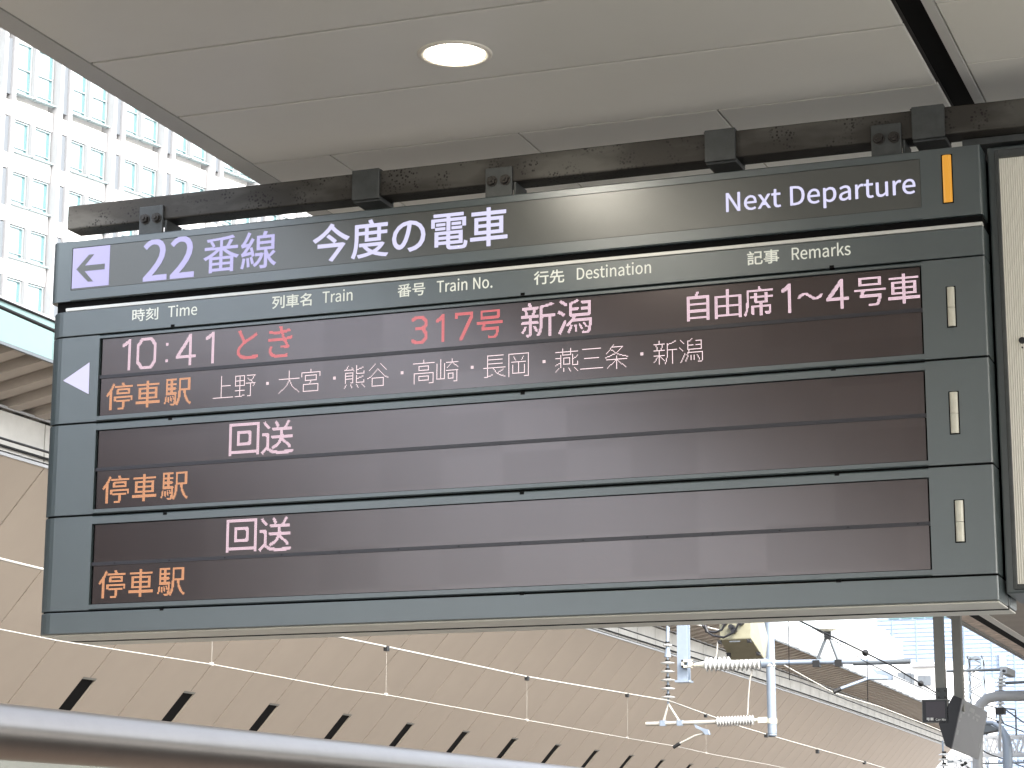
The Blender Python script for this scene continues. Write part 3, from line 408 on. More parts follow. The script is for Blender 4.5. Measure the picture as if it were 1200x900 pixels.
MB().box(4.07, 10.2, 9.25, 78, ZC, ZC+.07).build('soffit_sheet', M['ceiling'], far)

# ================================================================ STATION BUILDING ACROSS THE TRACKS
def bx(y): return -8.96-.00036*max(0, y-8)**2
def ba(y): return math.atan(.00072*max(0, y-8))
KX, KZ = -.656, -.7546
hall = thing('station_building', 'long station building across the tracks clad in sloping tan panels', 'building', (-9, 13, -1.25))
PITCH = 1.34
def slope_panel(kind):
    g = .013; t = .03; n = Vector((.7546, 0, -.656))
    y0, y1 = g, PITCH-g; sw = .17
    if kind == 0: poly = [(0,y0),(2.64,y0),(2.64,sw),(3.62,sw),(3.62,y0),(3.9,y0),(3.9,y1),(0,y1)]
    else: poly = [(0,y0),(3.9,y0),(3.9,y1),(3.62,y1),(3.62,PITCH-sw),(2.64,PITCH-sw),(2.64,y1),(0,y1)]
    vs = [Vector((KX*s, y, KZ*s)) for s, y in poly]; k = len(vs)
    vs = [v+n*t for v in vs]+vs
    return MB().add(vs, [tuple(range(k)), tuple(range(2*k-1, k-1, -1))]+[(i, i+k, (i+1) % k+k, (i+1) % k) for i in range(k)])
sp0 = [None, None]
for k in range(-7, 50):
    y = 17.6+PITCH*k; x = bx(y); kind = k % 2
    if sp0[kind] is None: sp0[kind] = slope_panel(kind).build('wall_panel', M['tan'], hall, (x, y, 5.73), -math.atan(-(bx(y+PITCH)-x)/PITCH)*-1)
    o = sp0[kind] if (k in (-7, -6)) else copy_to(sp0[kind], Vector((x, y, 5.73))-hall.location)
    o.rotation_euler.z = math.atan2(-(bx(y+PITCH)-x), PITCH)
# backing, slot linings
ysn = [-22+4*i for i in range(8)]+[7.95+PITCH*i for i in range(58)]
def swept(poly, y0=-22, y1=84):
    "cross-section poly of (dx, z) swept along the building's gently curved line"
    ys = [y for y in ysn if y0 <= y <= y1]; vs = []; n = len(poly)
    for y in ys: vs += [(bx(y)+dx, y, z) for dx, z in poly]
    fs = [(i*n+k, i*n+(k+1) % n, (i+1)*n+(k+1) % n, (i+1)*n+k) for i in range(len(ys)-1) for k in range(n)]
    fs += [tuple(range(n)), tuple(range((len(ys)-1)*n, len(ys)*n))[::-1]]
    return MB().add(vs, fs)
swept([(-.01, 5.72), (-3.2, 5.72), (-3.2, 2.76), (-2.58, 2.76)]).build('cladding_backing', M['joint'], hall)
slot0 = None
for k in range(-6, 50, 2):
    y = 17.6+PITCH*k
    if slot0 is None:
        b = MB(); n = Vector((.7546, 0, -.656))
        for s0, s1, m_ in ((2.64, 3.62, 0),):
            p = [Vector((KX*s, yy, KZ*s)) for s, yy in ((s0, -.17), (s1, -.17), (s1, .17), (s0, .17))]
            b.hexa([q+n*.002 for q in p]+[q+n*.006 for q in p])
        slot0 = b.build('vent_slot', M['black'], hall, (bx(y), y, 5.73))
        q = [Vector((KX*s, yy, KZ*s)) for s, yy in ((2.64, -.17), (2.675, -.17), (2.675, .17), (2.64, .17))]
        rim = MB().hexa([v+n*.008 for v in q]+[v+n*.028 for v in q]).build('slot_rim', M['post'], hall, (bx(y), y, 5.73))
        rim.parent = slot0; rim.location = (0, 0, 0)
    else: copy_to(slot0, Vector((bx(y), y, 5.73))-hall.location)
swept([(-2.56, 2.76), (-3.2, 2.76), (-3.2, -1.3), (-2.56, -1.3)]).build('lower_wall', M['palewall'], hall)
swept([(-2.52, 2.1), (-2.56, 2.1), (-2.56, 2.16), (-2.52, 2.16)]).build('louvre_line', M['joint'], hall)
# grey fascia of square plates above the tan slope
fp = None
for k in range(-7, 50):
    y = 17.6+PITCH*k
    if fp is None: fp = MB().box(-.03, 0, .01, PITCH-.01, .03, .46).build('fascia_plate', M['grey_fascia'], hall, (bx(y), y, 5.73)); o = fp
    else: o = copy_to(fp, Vector((bx(y), y, 5.73))-hall.location)
    o.rotation_euler.z = math.atan2(-(bx(y+PITCH)-bx(y)), PITCH)
swept([(-.05, 5.72), (-.05, 6.22), (-1.2, 6.22), (-1.2, 5.72)]).build('fascia_backing', M['joint'], hall)
swept([(.03, 5.70), (.03, 5.735), (-.04, 5.735), (-.04, 5.70)]).build('drip_edge', M['white'], hall)
swept([(.05, 5.79), (.05, 5.81), (.02, 5.81), (.02, 5.79)]).build('edge_cable', M['wire_dark'], hall)
# ribbed soffit above it, leaning outward, and its fascia
swept([(-.3, 6.25), (1.16, 6.565), (1.16, 6.62), (-.3, 6.5)]).build('soffit_sheet', M['soffit'], hall)
rb = None
for k in range(0, 142):
    y = 8+.53*k
    if rb is None:
        rb = MB().hexa([(-.1, 0, .0), (1.15, 0, .25), (1.15, .22, .25), (-.1, .22, .0), (-.1, 0, .15), (1.15, 0, .40), (1.15, .22, .40), (-.1, .22, .15)]).build('soffit_rib', M['soffit_rib'], hall, (bx(y), y, 6.20))
    else: copy_to(rb, Vector((bx(y), y, 6.20))-hall.location)
swept([(1.165, 6.43), (1.20, 6.43), (1.20, 6.46), (1.165, 6.46)]).build('soffit_lip', M['steel_grey'], hall)
gl = None
for k in range(-1, 56):
    y = 10.45+PITCH*k
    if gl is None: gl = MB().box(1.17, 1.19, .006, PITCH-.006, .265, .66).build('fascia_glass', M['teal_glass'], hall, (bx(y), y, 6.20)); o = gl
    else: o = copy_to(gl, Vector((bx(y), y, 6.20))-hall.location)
    if y > 33: o.data = gl_white if 'gl_white' in globals() else globals().setdefault('gl_white', gl.data.copy()); gl_white.materials[0] = M['white']  # farther teal panes turn white: overexposure painted into their colour
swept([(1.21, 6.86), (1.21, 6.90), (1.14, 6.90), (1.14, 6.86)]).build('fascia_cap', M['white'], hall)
swept([(1.14, 6.64), (1.14, 6.86), (-1.2, 6.86), (-1.2, 6.52)]).build('roof_edge', M['white'], hall)
swept([(-1.2, 6.9), (-2.9, 6.9), (-2.9, 5.74), (-1.2, 5.74)]).build('upper_wall', M['palewall'], hall)
swept([(-.0, 6.215), (.035, 6.215), (.035, 6.24), (0, 6.24)]).build('white_conduit', M['white'], hall)

# ================================================================ WHITE OFFICE BUILDING
FE = Vector((math.sin(math.radians(13.3)), math.cos(math.radians(13.3)), 0)); FN = Vector((FE.y, -FE.x, 0))
S15 = 1.25                                   # drawn at 120 m, stands at 150 m
P0 = Vector((-62.56034, 92.21822, 0)); P0 = Vector((CAM.x, CAM.y, 0))+(P0-Vector((CAM.x, CAM.y, 0)))*S15
def fz(z): return CAM.z+(z-CAM.z)*S15
office = thing('office_building', 'tall white office building with teal windows, upper left behind the canopy', 'building', (P0.x, P0.y, -1.6))
ang = math.atan2(FE.y, FE.x)
office.rotation_euler.z = ang                # local x runs along the facade, local y into the building
def opart(name, b, m, x=0, z=0):
    me = b.mesh(name); me.materials.append(m); o = bpy.data.objects.new(name, me); COL.objects.link(o); o.parent = office; o.location = (x, 0, z+1.6); return o
BAY = 4.3*S15; FL = 3.0*S15
opart('wall', MB().box(-40, 75, .9, 30, -1.6, fz(60)), M['facade'])
rows = [(41.12-3.0*i, 1.82) for i in range(0, 9)]
srcs = {}
def part_copy(key, mk, x, z):
    if key not in srcs: srcs[key] = mk(x, z); return srcs[key]
    s = srcs[key]; c = s.copy(); COL.objects.link(c); c.location = (x, 0, z+1.6)
    for ch in s.children: d = ch.copy(); COL.objects.link(d); d.parent = c
    return c
def mk_window(wd, ht, pale=.75, transom=None):
    def f(x, z):
        b = MB(); t = .09
        b.box(0, wd, .35, .5, 0, t); b.box(0, wd, .35, .5, ht-t, ht); b.box(0, t, .35, .5, t, ht-t); b.box(wd-t, wd, .35, .5, t, ht-t); b.box(-.1, wd+.1, .0, .42, -.12, -.02)
        if transom: b.box(t, wd-t, .36, .5, transom-.04, transom+.04)
        b.box(t, wd-t, .37, .5, .34, .40)
        o = opart('window', b, M['winframe'], x, z)
        pale = .82; q = MB().box(t, wd*pale, .46, .48, t, ht-t); p = opart('pane', q, M['winpale']); p.parent = o; p.location = (0, 0, 0)
        q = MB().box(wd*pale+.01, wd-t, .46, .48, t, ht-t); p = opart('pane', q, M['win']); p.parent = o; p.location = (0, 0, 0)  # right-hand strip: shade of the window reveal painted as a darker pane
        return o
    return f
def mk_box(name, x1, y0, y1, h, m): return lambda x, z: opart(name, MB().box(0, x1, y0, y1, 0, h), m, x, z)
for bI in range(-3, 8):
    s0 = .06*S15+BAY*bI
    for top, h in rows:
        zb = fz(top-h)
        for o_, w_ in ((0, 1.35), (1.63, 1.40)):
            part_copy(('w', w_), mk_window(w_*S15, h*S15), s0+o_*S15, zb)
        part_copy('slit', mk_box('slit_window', .42*S15, -.10, 0, 2.1*S15, M['slit']), s0+3.42*S15, zb-.35*S15)
        part_copy('spandrel', mk_box('spandrel_panel', 3.06*S15, .25, .89, 1.06*S15, M['facade']), s0-.02, fz(top)+.06)
        part_copy('mullion', mk_box('mullion', .22*S15, -.0, .5, 1.9*S15, M['pil']), s0+1.38*S15, zb-.05)
        part_copy('spandrel2', mk_box('spandrel_panel', .42*S15, -.13, .89, .86*S15, M['facade']), s0+3.42*S15, fz(top)-.0)
    for z0, h in ((fz(42.7), 3.0), (fz(46.5), 3.0), (fz(50.5), 3.0)):
        for o_, w_ in ((0, 1.35), (1.63, 1.40)):
            part_copy(('t', w_), mk_window(w_*S15, h*S15, .72, 1.5*S15), s0+o_*S15, z0)
        part_copy('slit_tall', mk_box('slit_window', .42*S15, -.10, 0, 3.2*S15, M['slit']), s0+3.42*S15, z0-.35*S15)
        part_copy('mullion_tall', mk_box('mullion', .22*S15, -.0, .5, 3.1*S15, M['pil']), s0+1.38*S15, z0-.05)
    for o_ in (3.13, 3.86):
        part_copy('pilaster', mk_box('pilaster', .27*S15, -.3, .88, fz(60)-fz(13), M['pil']), s0+o_*S15, fz(13))

# ================================================================ FAR RIGHT BUILDINGS
def facade_box(name, label, cat, px0, px1, py_top, Y, depth, m, base=-1.6):
    a = at(px0, py_top, 'y', Y); b = at(px1, py_top, 'y', Y)
    t = thing(name, label, cat, (a.x, Y, base))
    MB().box(a.x, b.x, Y, Y+depth, base, a.z).build('wall', m, t)
    return t, a, b
tower, ta, tb = facade_box('office_tower', 'pale blue high-rise with fine horizontal bands, far behind the hanging posts', 'building', 1022, 1330, 560, 230, 40, M['bluewhite'])
b = MB()
z = at(1022, 728, 'y', 230).z; 
for k in range(46):
    zz = z-k*.455
    b.box(ta.x, tb.x, 229.93, 229.99, zz, zz+.07)
b.build('cladding_joints', M['blueline'], tower)['kind'] = 'stuff'
w0 = None
for k in range(14):
    x = ta.x+1.4+k*1.32
    if w0 is None: w0 = MB().box(0, 1.1, -.1, .05, 0, .35).build('window', M['win'], tower, (x, 229.98, z+.12))
    else: copy_to(w0, Vector((x, 229.98, z+.12))-tower.location)
for k, px in enumerate((1046, 1074, 1130, 1162, 1188)):
    xx = at(px, 760, 'y', 230).x
    MB().box(xx, xx+.12, 229.9, 229.985, -1.6, z).build('vertical_joint', M['blueline'], tower)
glz = at(1171, 766, 'y', 230)
MB().box(glz.x, glz.x+.75, 229.7, 229.9, glz.z-1.4, glz.z).build('blue_louvre', M['tube'], tower)

low, la, lb = facade_box('rooftop_house', 'low white building with railing in front of the pale blue tower', 'building', 925, 1026, 741, 150, 10, M['facade'])
zt = la.z
MB().box(at(975, 740, 'y', 150).x, lb.x-.2, 151, 156, zt, at(975, 733, 'y', 150).z).build('plant_room', M['facade'], low)
rz = at(1010, 735, 'y', 150).z
b = MB()
for k in range(14):
    xx = la.x+.3+k*(lb.x-la.x-.6)/13; b.box(xx, xx+.04, 150.02, 150.06, zt, rz)
b.box(la.x+.3, lb.x-.3, 150.02, 150.06, rz, rz+.05); b.build('railing', M['steel_grey'], low)
for z_ in (.35, .8): MB().box(la.x+1, lb.x-1, 149.95, 149.99, zt-z_-.03, zt-z_).build('roof_line', M['blueline'], low)

mid, ma, mb_ = facade_box('white_annex', 'white flat-roofed annex with a few square windows, right of the steel bracket', 'building', 1010, 1120, 778, 100, 12, M['facade'])
for (px, py, w_, h_) in ((1052, 788, .30, .45), (1060, 789, .3, .5), (1076, 792, .32, .45), (1084, 792, .28, .45), (1068, 790, .12, .5)):
    p = at(px, py, 'y', 99.9); MB().box(p.x, p.x+w_, 99.85, 99.98, p.z-h_, p.z).build('window', M['slit'], mid)
p = at(1069, 779, 'y', 99.9); MB().box(p.x, p.x+1.1, 99.6, 99.98, p.z-.12, p.z).build('window_hood', M['pil'], mid)
p = at(1012, 770, 'y', 99.9); MB().box(p.x, p.x+1.4, 100, 108, ma.z, p.z).build('roof_box', M['facade'], mid)

# ================================================================ STEEL PIPE
a = at(-40, 846, 'x', -6.0); 
pipe = thing('steel_pipe', 'big polished steel pipe crossing the lower left corner', 'pipe', (-6, a.y, 2.5))
yc = [-2+4*i for i in range(13)]
MB().tube([(-6-.00018*max(0, y-8)**2, y, 2.505) for y in yc], .232, 40).build('pipe_shell', M['pipe'], pipe)
for y in (7.2-6, 40): MB().tube([(-6, y-.05, 2.505), (-6, y+.05, 2.505)], .26, 32).build('flange', M['steel_grey'], pipe)
for y in (-1, 40.6): MB().box(-6.06, -5.94, y-.06, y+.06, -1.25, 2.3).build('pipe_stand', M['steel_grey'], pipe)
# ================================================================ DEPARTURE BOARD
board = thing('departure_board', 'large grey-green train departure board with three LED rows hanging from a rusty beam', 'departure board', (1.6, 0, 2.35))
HL, HR = -.238, 3.414
def cab_poly(x0, x1, y0, y1, r):
    p = []
    for i in range(7):
        a = PI+PI/2*i/6; p.append((x0+r+r*math.cos(a), y0+r+r*math.sin(a)))
    r2 = .006
    for i in range(4):
        a = -PI/2+PI/2*i/3; p.append((x1-r2+r2*math.cos(a), y0+r2+r2*math.sin(a)))
    return p+[(x1, y1), (x0, y1)]
def framed(name, z0, z1, x0, x1, hz0, hz1, r=.07, label=None):
    "housing front with a rectangular opening x0..x1, hz0..hz1"
    b = MB(); y1 = .12
    b.prism(cab_poly(HL, x0, 0, y1, r)[:-2][:7]+[(x0, 0), (x0, y1), (HL, y1)], 'z', z0, z1)
    b.prism([(x1, 0)]+[(HR-.006+.006*math.cos(a), .006+.006*math.sin(a)) for a in (-PI/2, -PI/4, 0)]+[(HR, y1), (x1, y1)], 'z', z0, z1)
    b.prism([(0, hz1), (0, z1-.004), (.004, z1), (y1, z1), (y1, hz1)], 'x', x0, x1)
    b.prism([(0, z0+.004), (0, hz0), (y1, hz0), (y1, z0), (.004, z0)], 'x', x0, x1)
    o = b.build(name, M['paint'], board)
    if label: o['label'] = label
    return o
# header
hd = framed('header_cabinet', 3.659, 3.903, -.141, 3.209, 3.702, 3.875, .035)
MB().box(-.140, 3.208, .0015, .02, 3.703, 3.874).build('header_display', M['panel_glass'], hd, bevel=.001)
MB().box(-.14, 3.2085, .021, .10, 3.70, 3.876).build('display_backing', M['black'], hd)
MB().box(-.137, .029, -.0002, .0014, 3.710, 3.872).build('arrow_tile', M['lav'], hd)
def uv(u, v): return (-.137+.166*u, 3.872-.162*v)
MB().prism([uv(*q) for q in ((.11,.53),(.44,.19),(.58,.19),(.34,.455),(.88,.455),(.88,.595),(.34,.595),(.58,.87),(.44,.87))], 'y', -.0014, -.0004).build('arrow', M['panel_glass'], hd)
def hl(text, x0, x1, z, em, m=M['lav'], bold=.012): return lettering('lit_lettering', text, x0, x1, z, em, .0006, m, hd, bold)
hl('22', .183, .402, 3.712, .218); hl('番線', .446, .756, 3.7305, .157); hl('今度の電車', .912, 1.695, 3.7305, .156, M['lavw'])
hl('Next', 2.522, at(915, 240, 'y', 0).x, 3.755, .0925, M['lavw'], .008); hl('Departure', at(926.3, 240, 'y', 0).x, 3.19, 3.755, .0925, M['lavw'], .008)
# indicator lamps set in dark slots
def lamp(x0, x1, z0, z1, m, par, lab):
    o = MB().box(x0-.004, x1+.004, -.0006, .0002, z0-.004, z1+.004).build('lamp_slot', M['black'], par)
    zm = z0+(z1-z0)*.48
    prof = [(-.0007, 0)]+[(-.0007-.009*math.sin(PI*i/6), (1-math.cos(PI*i/6))/2) for i in range(1, 6)]+[(-.0007, 1)]
    b = MB(); b.prism([(x0+(x1-x0)*u, y) for y, u in prof], 'z', z0, zm-.0008 if m is not M['amber'] else z1)
    if m is not M['amber']: b.prism([(x0+(x1-x0)*u, y) for y, u in prof], 'z', zm+.0008, z1)
    q = b.build('indicator_lamp', m, par); q['label'] = lab
    return q
lamp(3.285, 3.3155, 3.710, 3.876, M['amber'], hd, 'lit amber strip lamp on the header')
# dark core, gap strips, bright divider bar, label strip
MB().box(HL+.03, HR-.004, .018, .22, 2.40, 3.895).build('core_cabinet', M['black'], board)
MB().box(HL+.075, HR-.003, .004, .03, 3.6195, 3.633).build('divider_bar', M['bar'], board, bevel=.002)
lb_ = MB(); lb_.prism(cab_poly(HL, HR, 0, .12, .07), 'z', 3.5165, 3.6165); strip = lb_.build('label_strip', M['paint'], board, bevel=.002)
for kj, x0, x1, en, a, b_ in (('時刻', .142, .255, 'Time', .299, .425), ('列車名', .746, .91, 'Train', .956, 1.079), ('番号', 1.263, 1.373, 'Train No.', 1.42, 1.639),
                              ('行先', 1.801, 1.916, 'Destination', 1.965, 2.243), ('記事', 2.595, 2.708, 'Remarks', 2.754, 2.96)):
    lettering('printed_heading', kj, x0, x1, 3.5575, .053, -.0006, M['print'], strip, .012)
    lettering('printed_heading', en, a, b_, 3.558, .0585, -.0006, M['print'], strip, .004)
# three display modules
mods = [(3.1700, 3.5110, 3.1895, 3.4980), (2.8080, 3.1620, 2.8255, 3.1345), (2.4400, 2.8000, 2.4600, 2.7690)]
PX = .00375
labs = ['upper LED module with the 10:41 train', 'middle LED module showing an out-of-service train', 'lowest LED module showing an out-of-service train']
for mi, (z0, z1, l0, l1) in enumerate(mods):
    md = framed('led_module', z0, z1, 0, 3.2, l0, l1, label=labs[mi])
    me_ = MB().box(.009, 3.193, .010, .017, l0+.003, l1-.003).build('led_matrix', M['matrix'], md)
    MB().box(0, 3.2, .0172, .0178, l0, l1).build('screen_rim', M['black'], md)
    zm = (l0+l1)/2+.001
    MB().box(.0, 3.2, .0065, .0165, zm-.0065, zm+.0065).build('seam_bar', M['seam'], md)
    for k in range(14): 
        MB().box(.1+.235*k, .104+.235*k, .0058, .0064, zm-.002, zm+.002).build('seam_screw', M['black'], md) if mi == 2 else None
    if mi == 0: lamp(3.284, 3.309, 3.277, 3.412, M['cream'], md, 'unlit cream strip lamp')
    if mi == 1: lamp(3.279, 3.306, 2.912, 3.051, M['cream'], md, 'unlit cream strip lamp')
    if mi == 2: lamp(3.283, 3.310, 2.549, 2.685, M['cream'], md, 'unlit cream strip lamp')
    for (m_, c, cx, zt, W_, H_, dots) in LED:
        if m_ != mi: continue
        b = MB(); y = .0094; e = PX*.13
        for r in range(H_):
            for q in range(W_):
                if dots[r] >> (W_-1-q) & 1:
                    xa = (cx+q)*PX+e; xb = (cx+q+1)*PX-e; za = zt-(r+1)*PX+e; zb = zt-r*PX-e; c4 = PX*.22
                    b.add([(xa+c4,y,za),(xb-c4,y,za),(xb,y,za+c4),(xb,y,zb-c4),(xb-c4,y,zb),(xa+c4,y,zb),(xa,y,zb-c4),(xa,y,za+c4)], [tuple(range(8))])
        b.build('lit_character', M['led_'+c], md)
    if mi == 0:
        MB().prism([(-.157, 3.341), (-.041, 3.406), (-.039, 3.279)], 'y', -.0006, .002).build('lit_triangle', M['lavw'], md)
        MB().prism([(-.162, 3.341), (-.0385, 3.411), (-.0365, 3.274)], 'y', -.0002, .001).build('triangle_outline', M['panel_glass'], md)
    # pale lip that catches light under each row
# bottom profile and the two-part underside (the board is double sided)
b = MB(); b.prism(cab_poly(HL, HR, 0, .2, .07), 'z', 2.353, 2.433); b.build('bottom_trim', M['paint'], board, bevel=.0015)
MB().box(HL+.02, HR-.006, .03, .236, 2.3475, 2.3528).build('underside_panel', M['under'], board, bevel=.001)
MB().box(HL+.02, HR-.006, .266, .41, 2.3475, 2.3528).build('underside_panel', M['under'], board, bevel=.001)
MB().box(HL+.02, HR-.006, .2365, .2655, 2.3465, 2.38).build('centre_seam', M['black'], board)
MB().box(HL, HR, .25, .41, 2.3535, 3.895).build('rear_cabinet', M['paint'], board, bevel=.01)
for px, py in ((203,382),(613,345),(975,313),(200,491),(613,461),(977,433),(194,602),(612,578),(981,556),(190,714),(612,696),(983,681)):
    p = at(px, py, 'y', .004)
    MB().box(p.x-.008, p.x+.008, -.001, .02, p.z-.005, p.z+.005).build('latch', M['black'], board)

# ================================================================ BEAM AND CLAMPS
beam = thing('support_beam', 'rusty square steel beam carrying the departure board', 'beam', (1.6, .08, 3.96))
MB().box(-.19, 7.5, .030, .135, 3.962, 4.062).build('square_tube', M['beam'], beam, bevel=.006)
for x in (1.062, 2.443, 3.183):
    b = MB().box(x, x+.112, .012, .028, 3.950, 4.068)
    b.box(x, x+.112, .028, .155, 3.944, 3.9615); b.box(x-.008, x+.112, .030, .15, 4.0625, 4.069)
    b.box(x, x+.112, .137, .155, 3.9615, 4.062)
    b.build('saddle_clamp', M['clamp'], beam, bevel=.003)
for x in (.146, 1.603, 3.04):
    b = MB().box(x, x+.105, .014, .029, 3.9035, 4.018); b.box(x+.105, x+.115, .030, .15, 3.9035, 3.961)
    pl = b.build('hanger_plate', M['clamp'], beam, bevel=.003)
    for dx in (.028, .080):
        bb = MB(); c = Vector((x+dx, .014, 3.966))
        hexp = [(c.x+.0165*math.cos(PI/3*i+.3), c.z+.0165*math.sin(PI/3*i+.3)) for i in range(6)]
        bb.tube([(c.x, .0138, c.z), (c.x, .0105, c.z)], .021, 14); bb.prism(hexp, 'y', -.003, .0104); bb.tube([(c.x, -.003, c.z), (c.x, -.010, c.z)], .008, 10)
        bb.build('bolt', M['bolt'], pl)
MB().box(3.34, 7.5, .10, .46, 3.935, 3.958).build('side_rail', M['clamp'], beam)

# ================================================================ RIBBED LIGHT BOX AT THE RIGHT
lbx = thing('light_box', 'light box with frosted vertically ribbed cover, cut off by the right edge', 'light box', (3.9, .2, 2.38))
X1 = 4.75
MB().box(3.421, X1, .112, .44, 2.385, 3.925).build('cabinet', M['paint'], lbx, bevel=.006)
b = MB(); b.box(3.449, 3.462, .088, .111, 2.395, 3.905); b.box(3.462, X1, .088, .111, 3.878, 3.905); b.box(3.462, X1, .088, .111, 2.395, 2.412)
b.build('frame', M['clamp'], lbx, bevel=.002)
b = MB(); n = 340; pr = []
for i in range(n+1):
    x = 3.4625+i*(X1-3.4625)/n; pr.append((x, .101+(.0035 if i % 2 else 0)))
b.add([(x, y, 2.4125) for x, y in pr]+[(x, y, 3.8775) for x, y in pr], [(i, i+1, i+1+n+1, i+n+1) for i in range(n)])
b.build('ribbed_cover', M['ribbed'], lbx)
MB().tube([(3.513, .100, 3.232), (3.513, .090, 3.232)], .011, 16).build('lock_knob', M['rubber'], lbx)
MB().tube([(3.513, .100, 3.208), (3.513, .094, 3.208)], .003, 8).build('lock_pin', M['rubber'], lbx)

# ================================================================ DOWNLIGHTS
dl0 = None
dl_pos = [(1.787, -.74), (1.87, -1.52)]
def downlight(x, y, lab):
    t = thing('ceiling_downlight', lab, 'ceiling light', (x, y, ZC), 'round ceiling downlights')
    b = MB(); n = 40; R = (.127, .126, .121, .100, .0995); Z = (0, -.004, -.007, -.005, .002)
    vs = [(x+r*math.cos(2*PI*k/n), y+r*math.sin(2*PI*k/n), ZC+z) for r, z in zip(R, Z) for k in range(n)]
    b.add(vs, [(i*n+k, i*n+(k+1) % n, (i+1)*n+(k+1) % n, (i+1)*n+k) for i in range(4) for k in range(n)], True)
    b.build('trim_ring', DLM[0], t)
    d = MB(); d.add([(x+.0998*math.cos(2*PI*k/n), y+.0998*math.sin(2*PI*k/n), ZC-.0045) for k in range(n)], [tuple(range(n))]); d.build('diffuser', DLM[1], t)
DLM = (mat('cream_trim_ring', (.75,.70,.60), .3, spec=.6), mat('lit_diffuser', (.8,.8,.8), .5, emit=(1,.93,.80), estr=14))
downlight(*dl_pos[0], 'round lit downlight in the pale ceiling, the only one in view above the departure board')
for p, lab in zip(dl_pos[1:], ('round lit downlight nearest before the visible one, just above the picture', 'round lit downlight over the ribbed light box', 'round lit downlight halfway to the viewer, nearer the tracks', 'round lit downlight halfway to the viewer, nearer the platform middle', 'round lit downlight above the viewer, nearer the tracks', 'round lit downlight above the viewer, nearer the platform middle')): downlight(*p, lab)
# ================================================================ OVERHEAD LINE EQUIPMENT
YO = 23.6
def ap(px, py, y=YO): return at(px, py, 'y', y)
def wire(name, pts, r, m, parent, X, n=6):
    return MB().tube([at(px, py, 'x', X) for px, py in pts], r, n).build(name, m, parent)
XW = -4.75
ohw = thing('overhead_wire', 'pale catenary wire with droppers in front of the tan cladding', 'overhead wire', (XW, 13, 3))
mess = [(-60,640),(0,655),(45,666),(160,692),(375,742),(453,758),(617.5,793),(735,813),(783,821),(827,837),(869,852),(920,867),(1012,893),(1060,907)]
cont = [(-60,728),(0,737.7),(68,751),(250,779),(400,807),(456,815),(620,844.5),(740,866),(789,874),(834,884),(900,896),(960,909)]
wire('messenger_wire', mess, .011, M['wire_white'], ohw, XW); wire('contact_wire', cont, .006, M['wire_white'], ohw, XW)
for (px, py, qx, qy) in ((250,712,249,779),(453,759,456,815),(617.5,794,621,845),(735,814,741,866),(827,838,834,884)):
    a = at(px, py, 'x', XW); c = at(qx, qy, 'x', XW); c.y = a.y
    c.z = a.z-(a.z-c.z)
    d = MB().tube([a, c], .0018, 5).build('dropper', M['wire_white'], ohw)
    MB().box(a.x-.02, a.x+.02, a.y-.03, a.y+.03, a.z-.035, a.z+.015).build('clip', M['pins'], d)
    MB().box(c.x-.012, c.x+.012, c.y-.02, c.y+.02, c.z-.008, c.z+.02).build('clip', M['wire_white'], d)
for (px, py) in ((898,861),(958,880),(1013,893)):
    a = at(px, py, 'x', XW); MB().box(a.x-.025, a.x+.025, a.y-.05, a.y+.05, a.z-.045, a.z+.02).build('clip', M['pins'], ohw)

def solo_wire(label, pts, r, m, X, name='cable', balls=(), cat='cable'):
    p = at(*pts[0], 'x', X); t = thing(name, label, cat, p)
    MB().tube([at(px, py, 'x', X) for px, py in pts], r, 6).build('strand', m, t)
    for px, py in balls:
        a = at(px, py, 'x', X); MB().tube([a-Vector((0,.07,0)), a-Vector((0,.04,0)), a, a+Vector((0,.04,0)), a+Vector((0,.07,0))], [.012,.038,.046,.038,.012], 10).build('clamp', M['pins'], t)
    return t
solo_wire('black cable running just above the tan cladding towards the display posts', [(-60,495),(0,513),(53,529),(713,731),(800,760),(940,800),(1102,862),(1160,886)], .011, M['wire_dark'], -6)
solo_wire('upper black cable of the pair crossing before the teal glass edge, left', [(-60,326),(0,350),(62,376),(140,410)], .012, M['wire_dark'], -7)
solo_wire('lower black cable of the pair crossing before the teal glass edge, left', [(-60,337),(0,359.5),(62,387),(140,421)], .018, M['wire_dark'], -7)
solo_wire('white cable sloping from the grey mast down to the small black monitor', [(800,728),(857,742),(907,773),(977,812),(1030,828),(1087,850),(1130,868)], .013, M['wire_white'], -5)
solo_wire('black wire with round clamps passing the bell insulator, upper strand', [(925,721),(933,725.5),(1010,763),(1014,765),(1045,780),(1079,801),(1110,820),(1157,840),(1200,858),(1230,871)], .011, M['wire_dark'], -1.4, balls=((1014,765),(1079,801),(1171,847)))
solo_wire('thin black wire just below the clamped one by the bell insulator', [(936,726),(980,752),(1010,773),(1047,792),(1086,809),(1112,822)], .006, M['wire_dark'], -1.5)
solo_wire('black wire low at the right passing below the grey display box', [(1146,877),(1160,884),(1180,891),(1210,903)], .010, M['wire_dark'], -1)

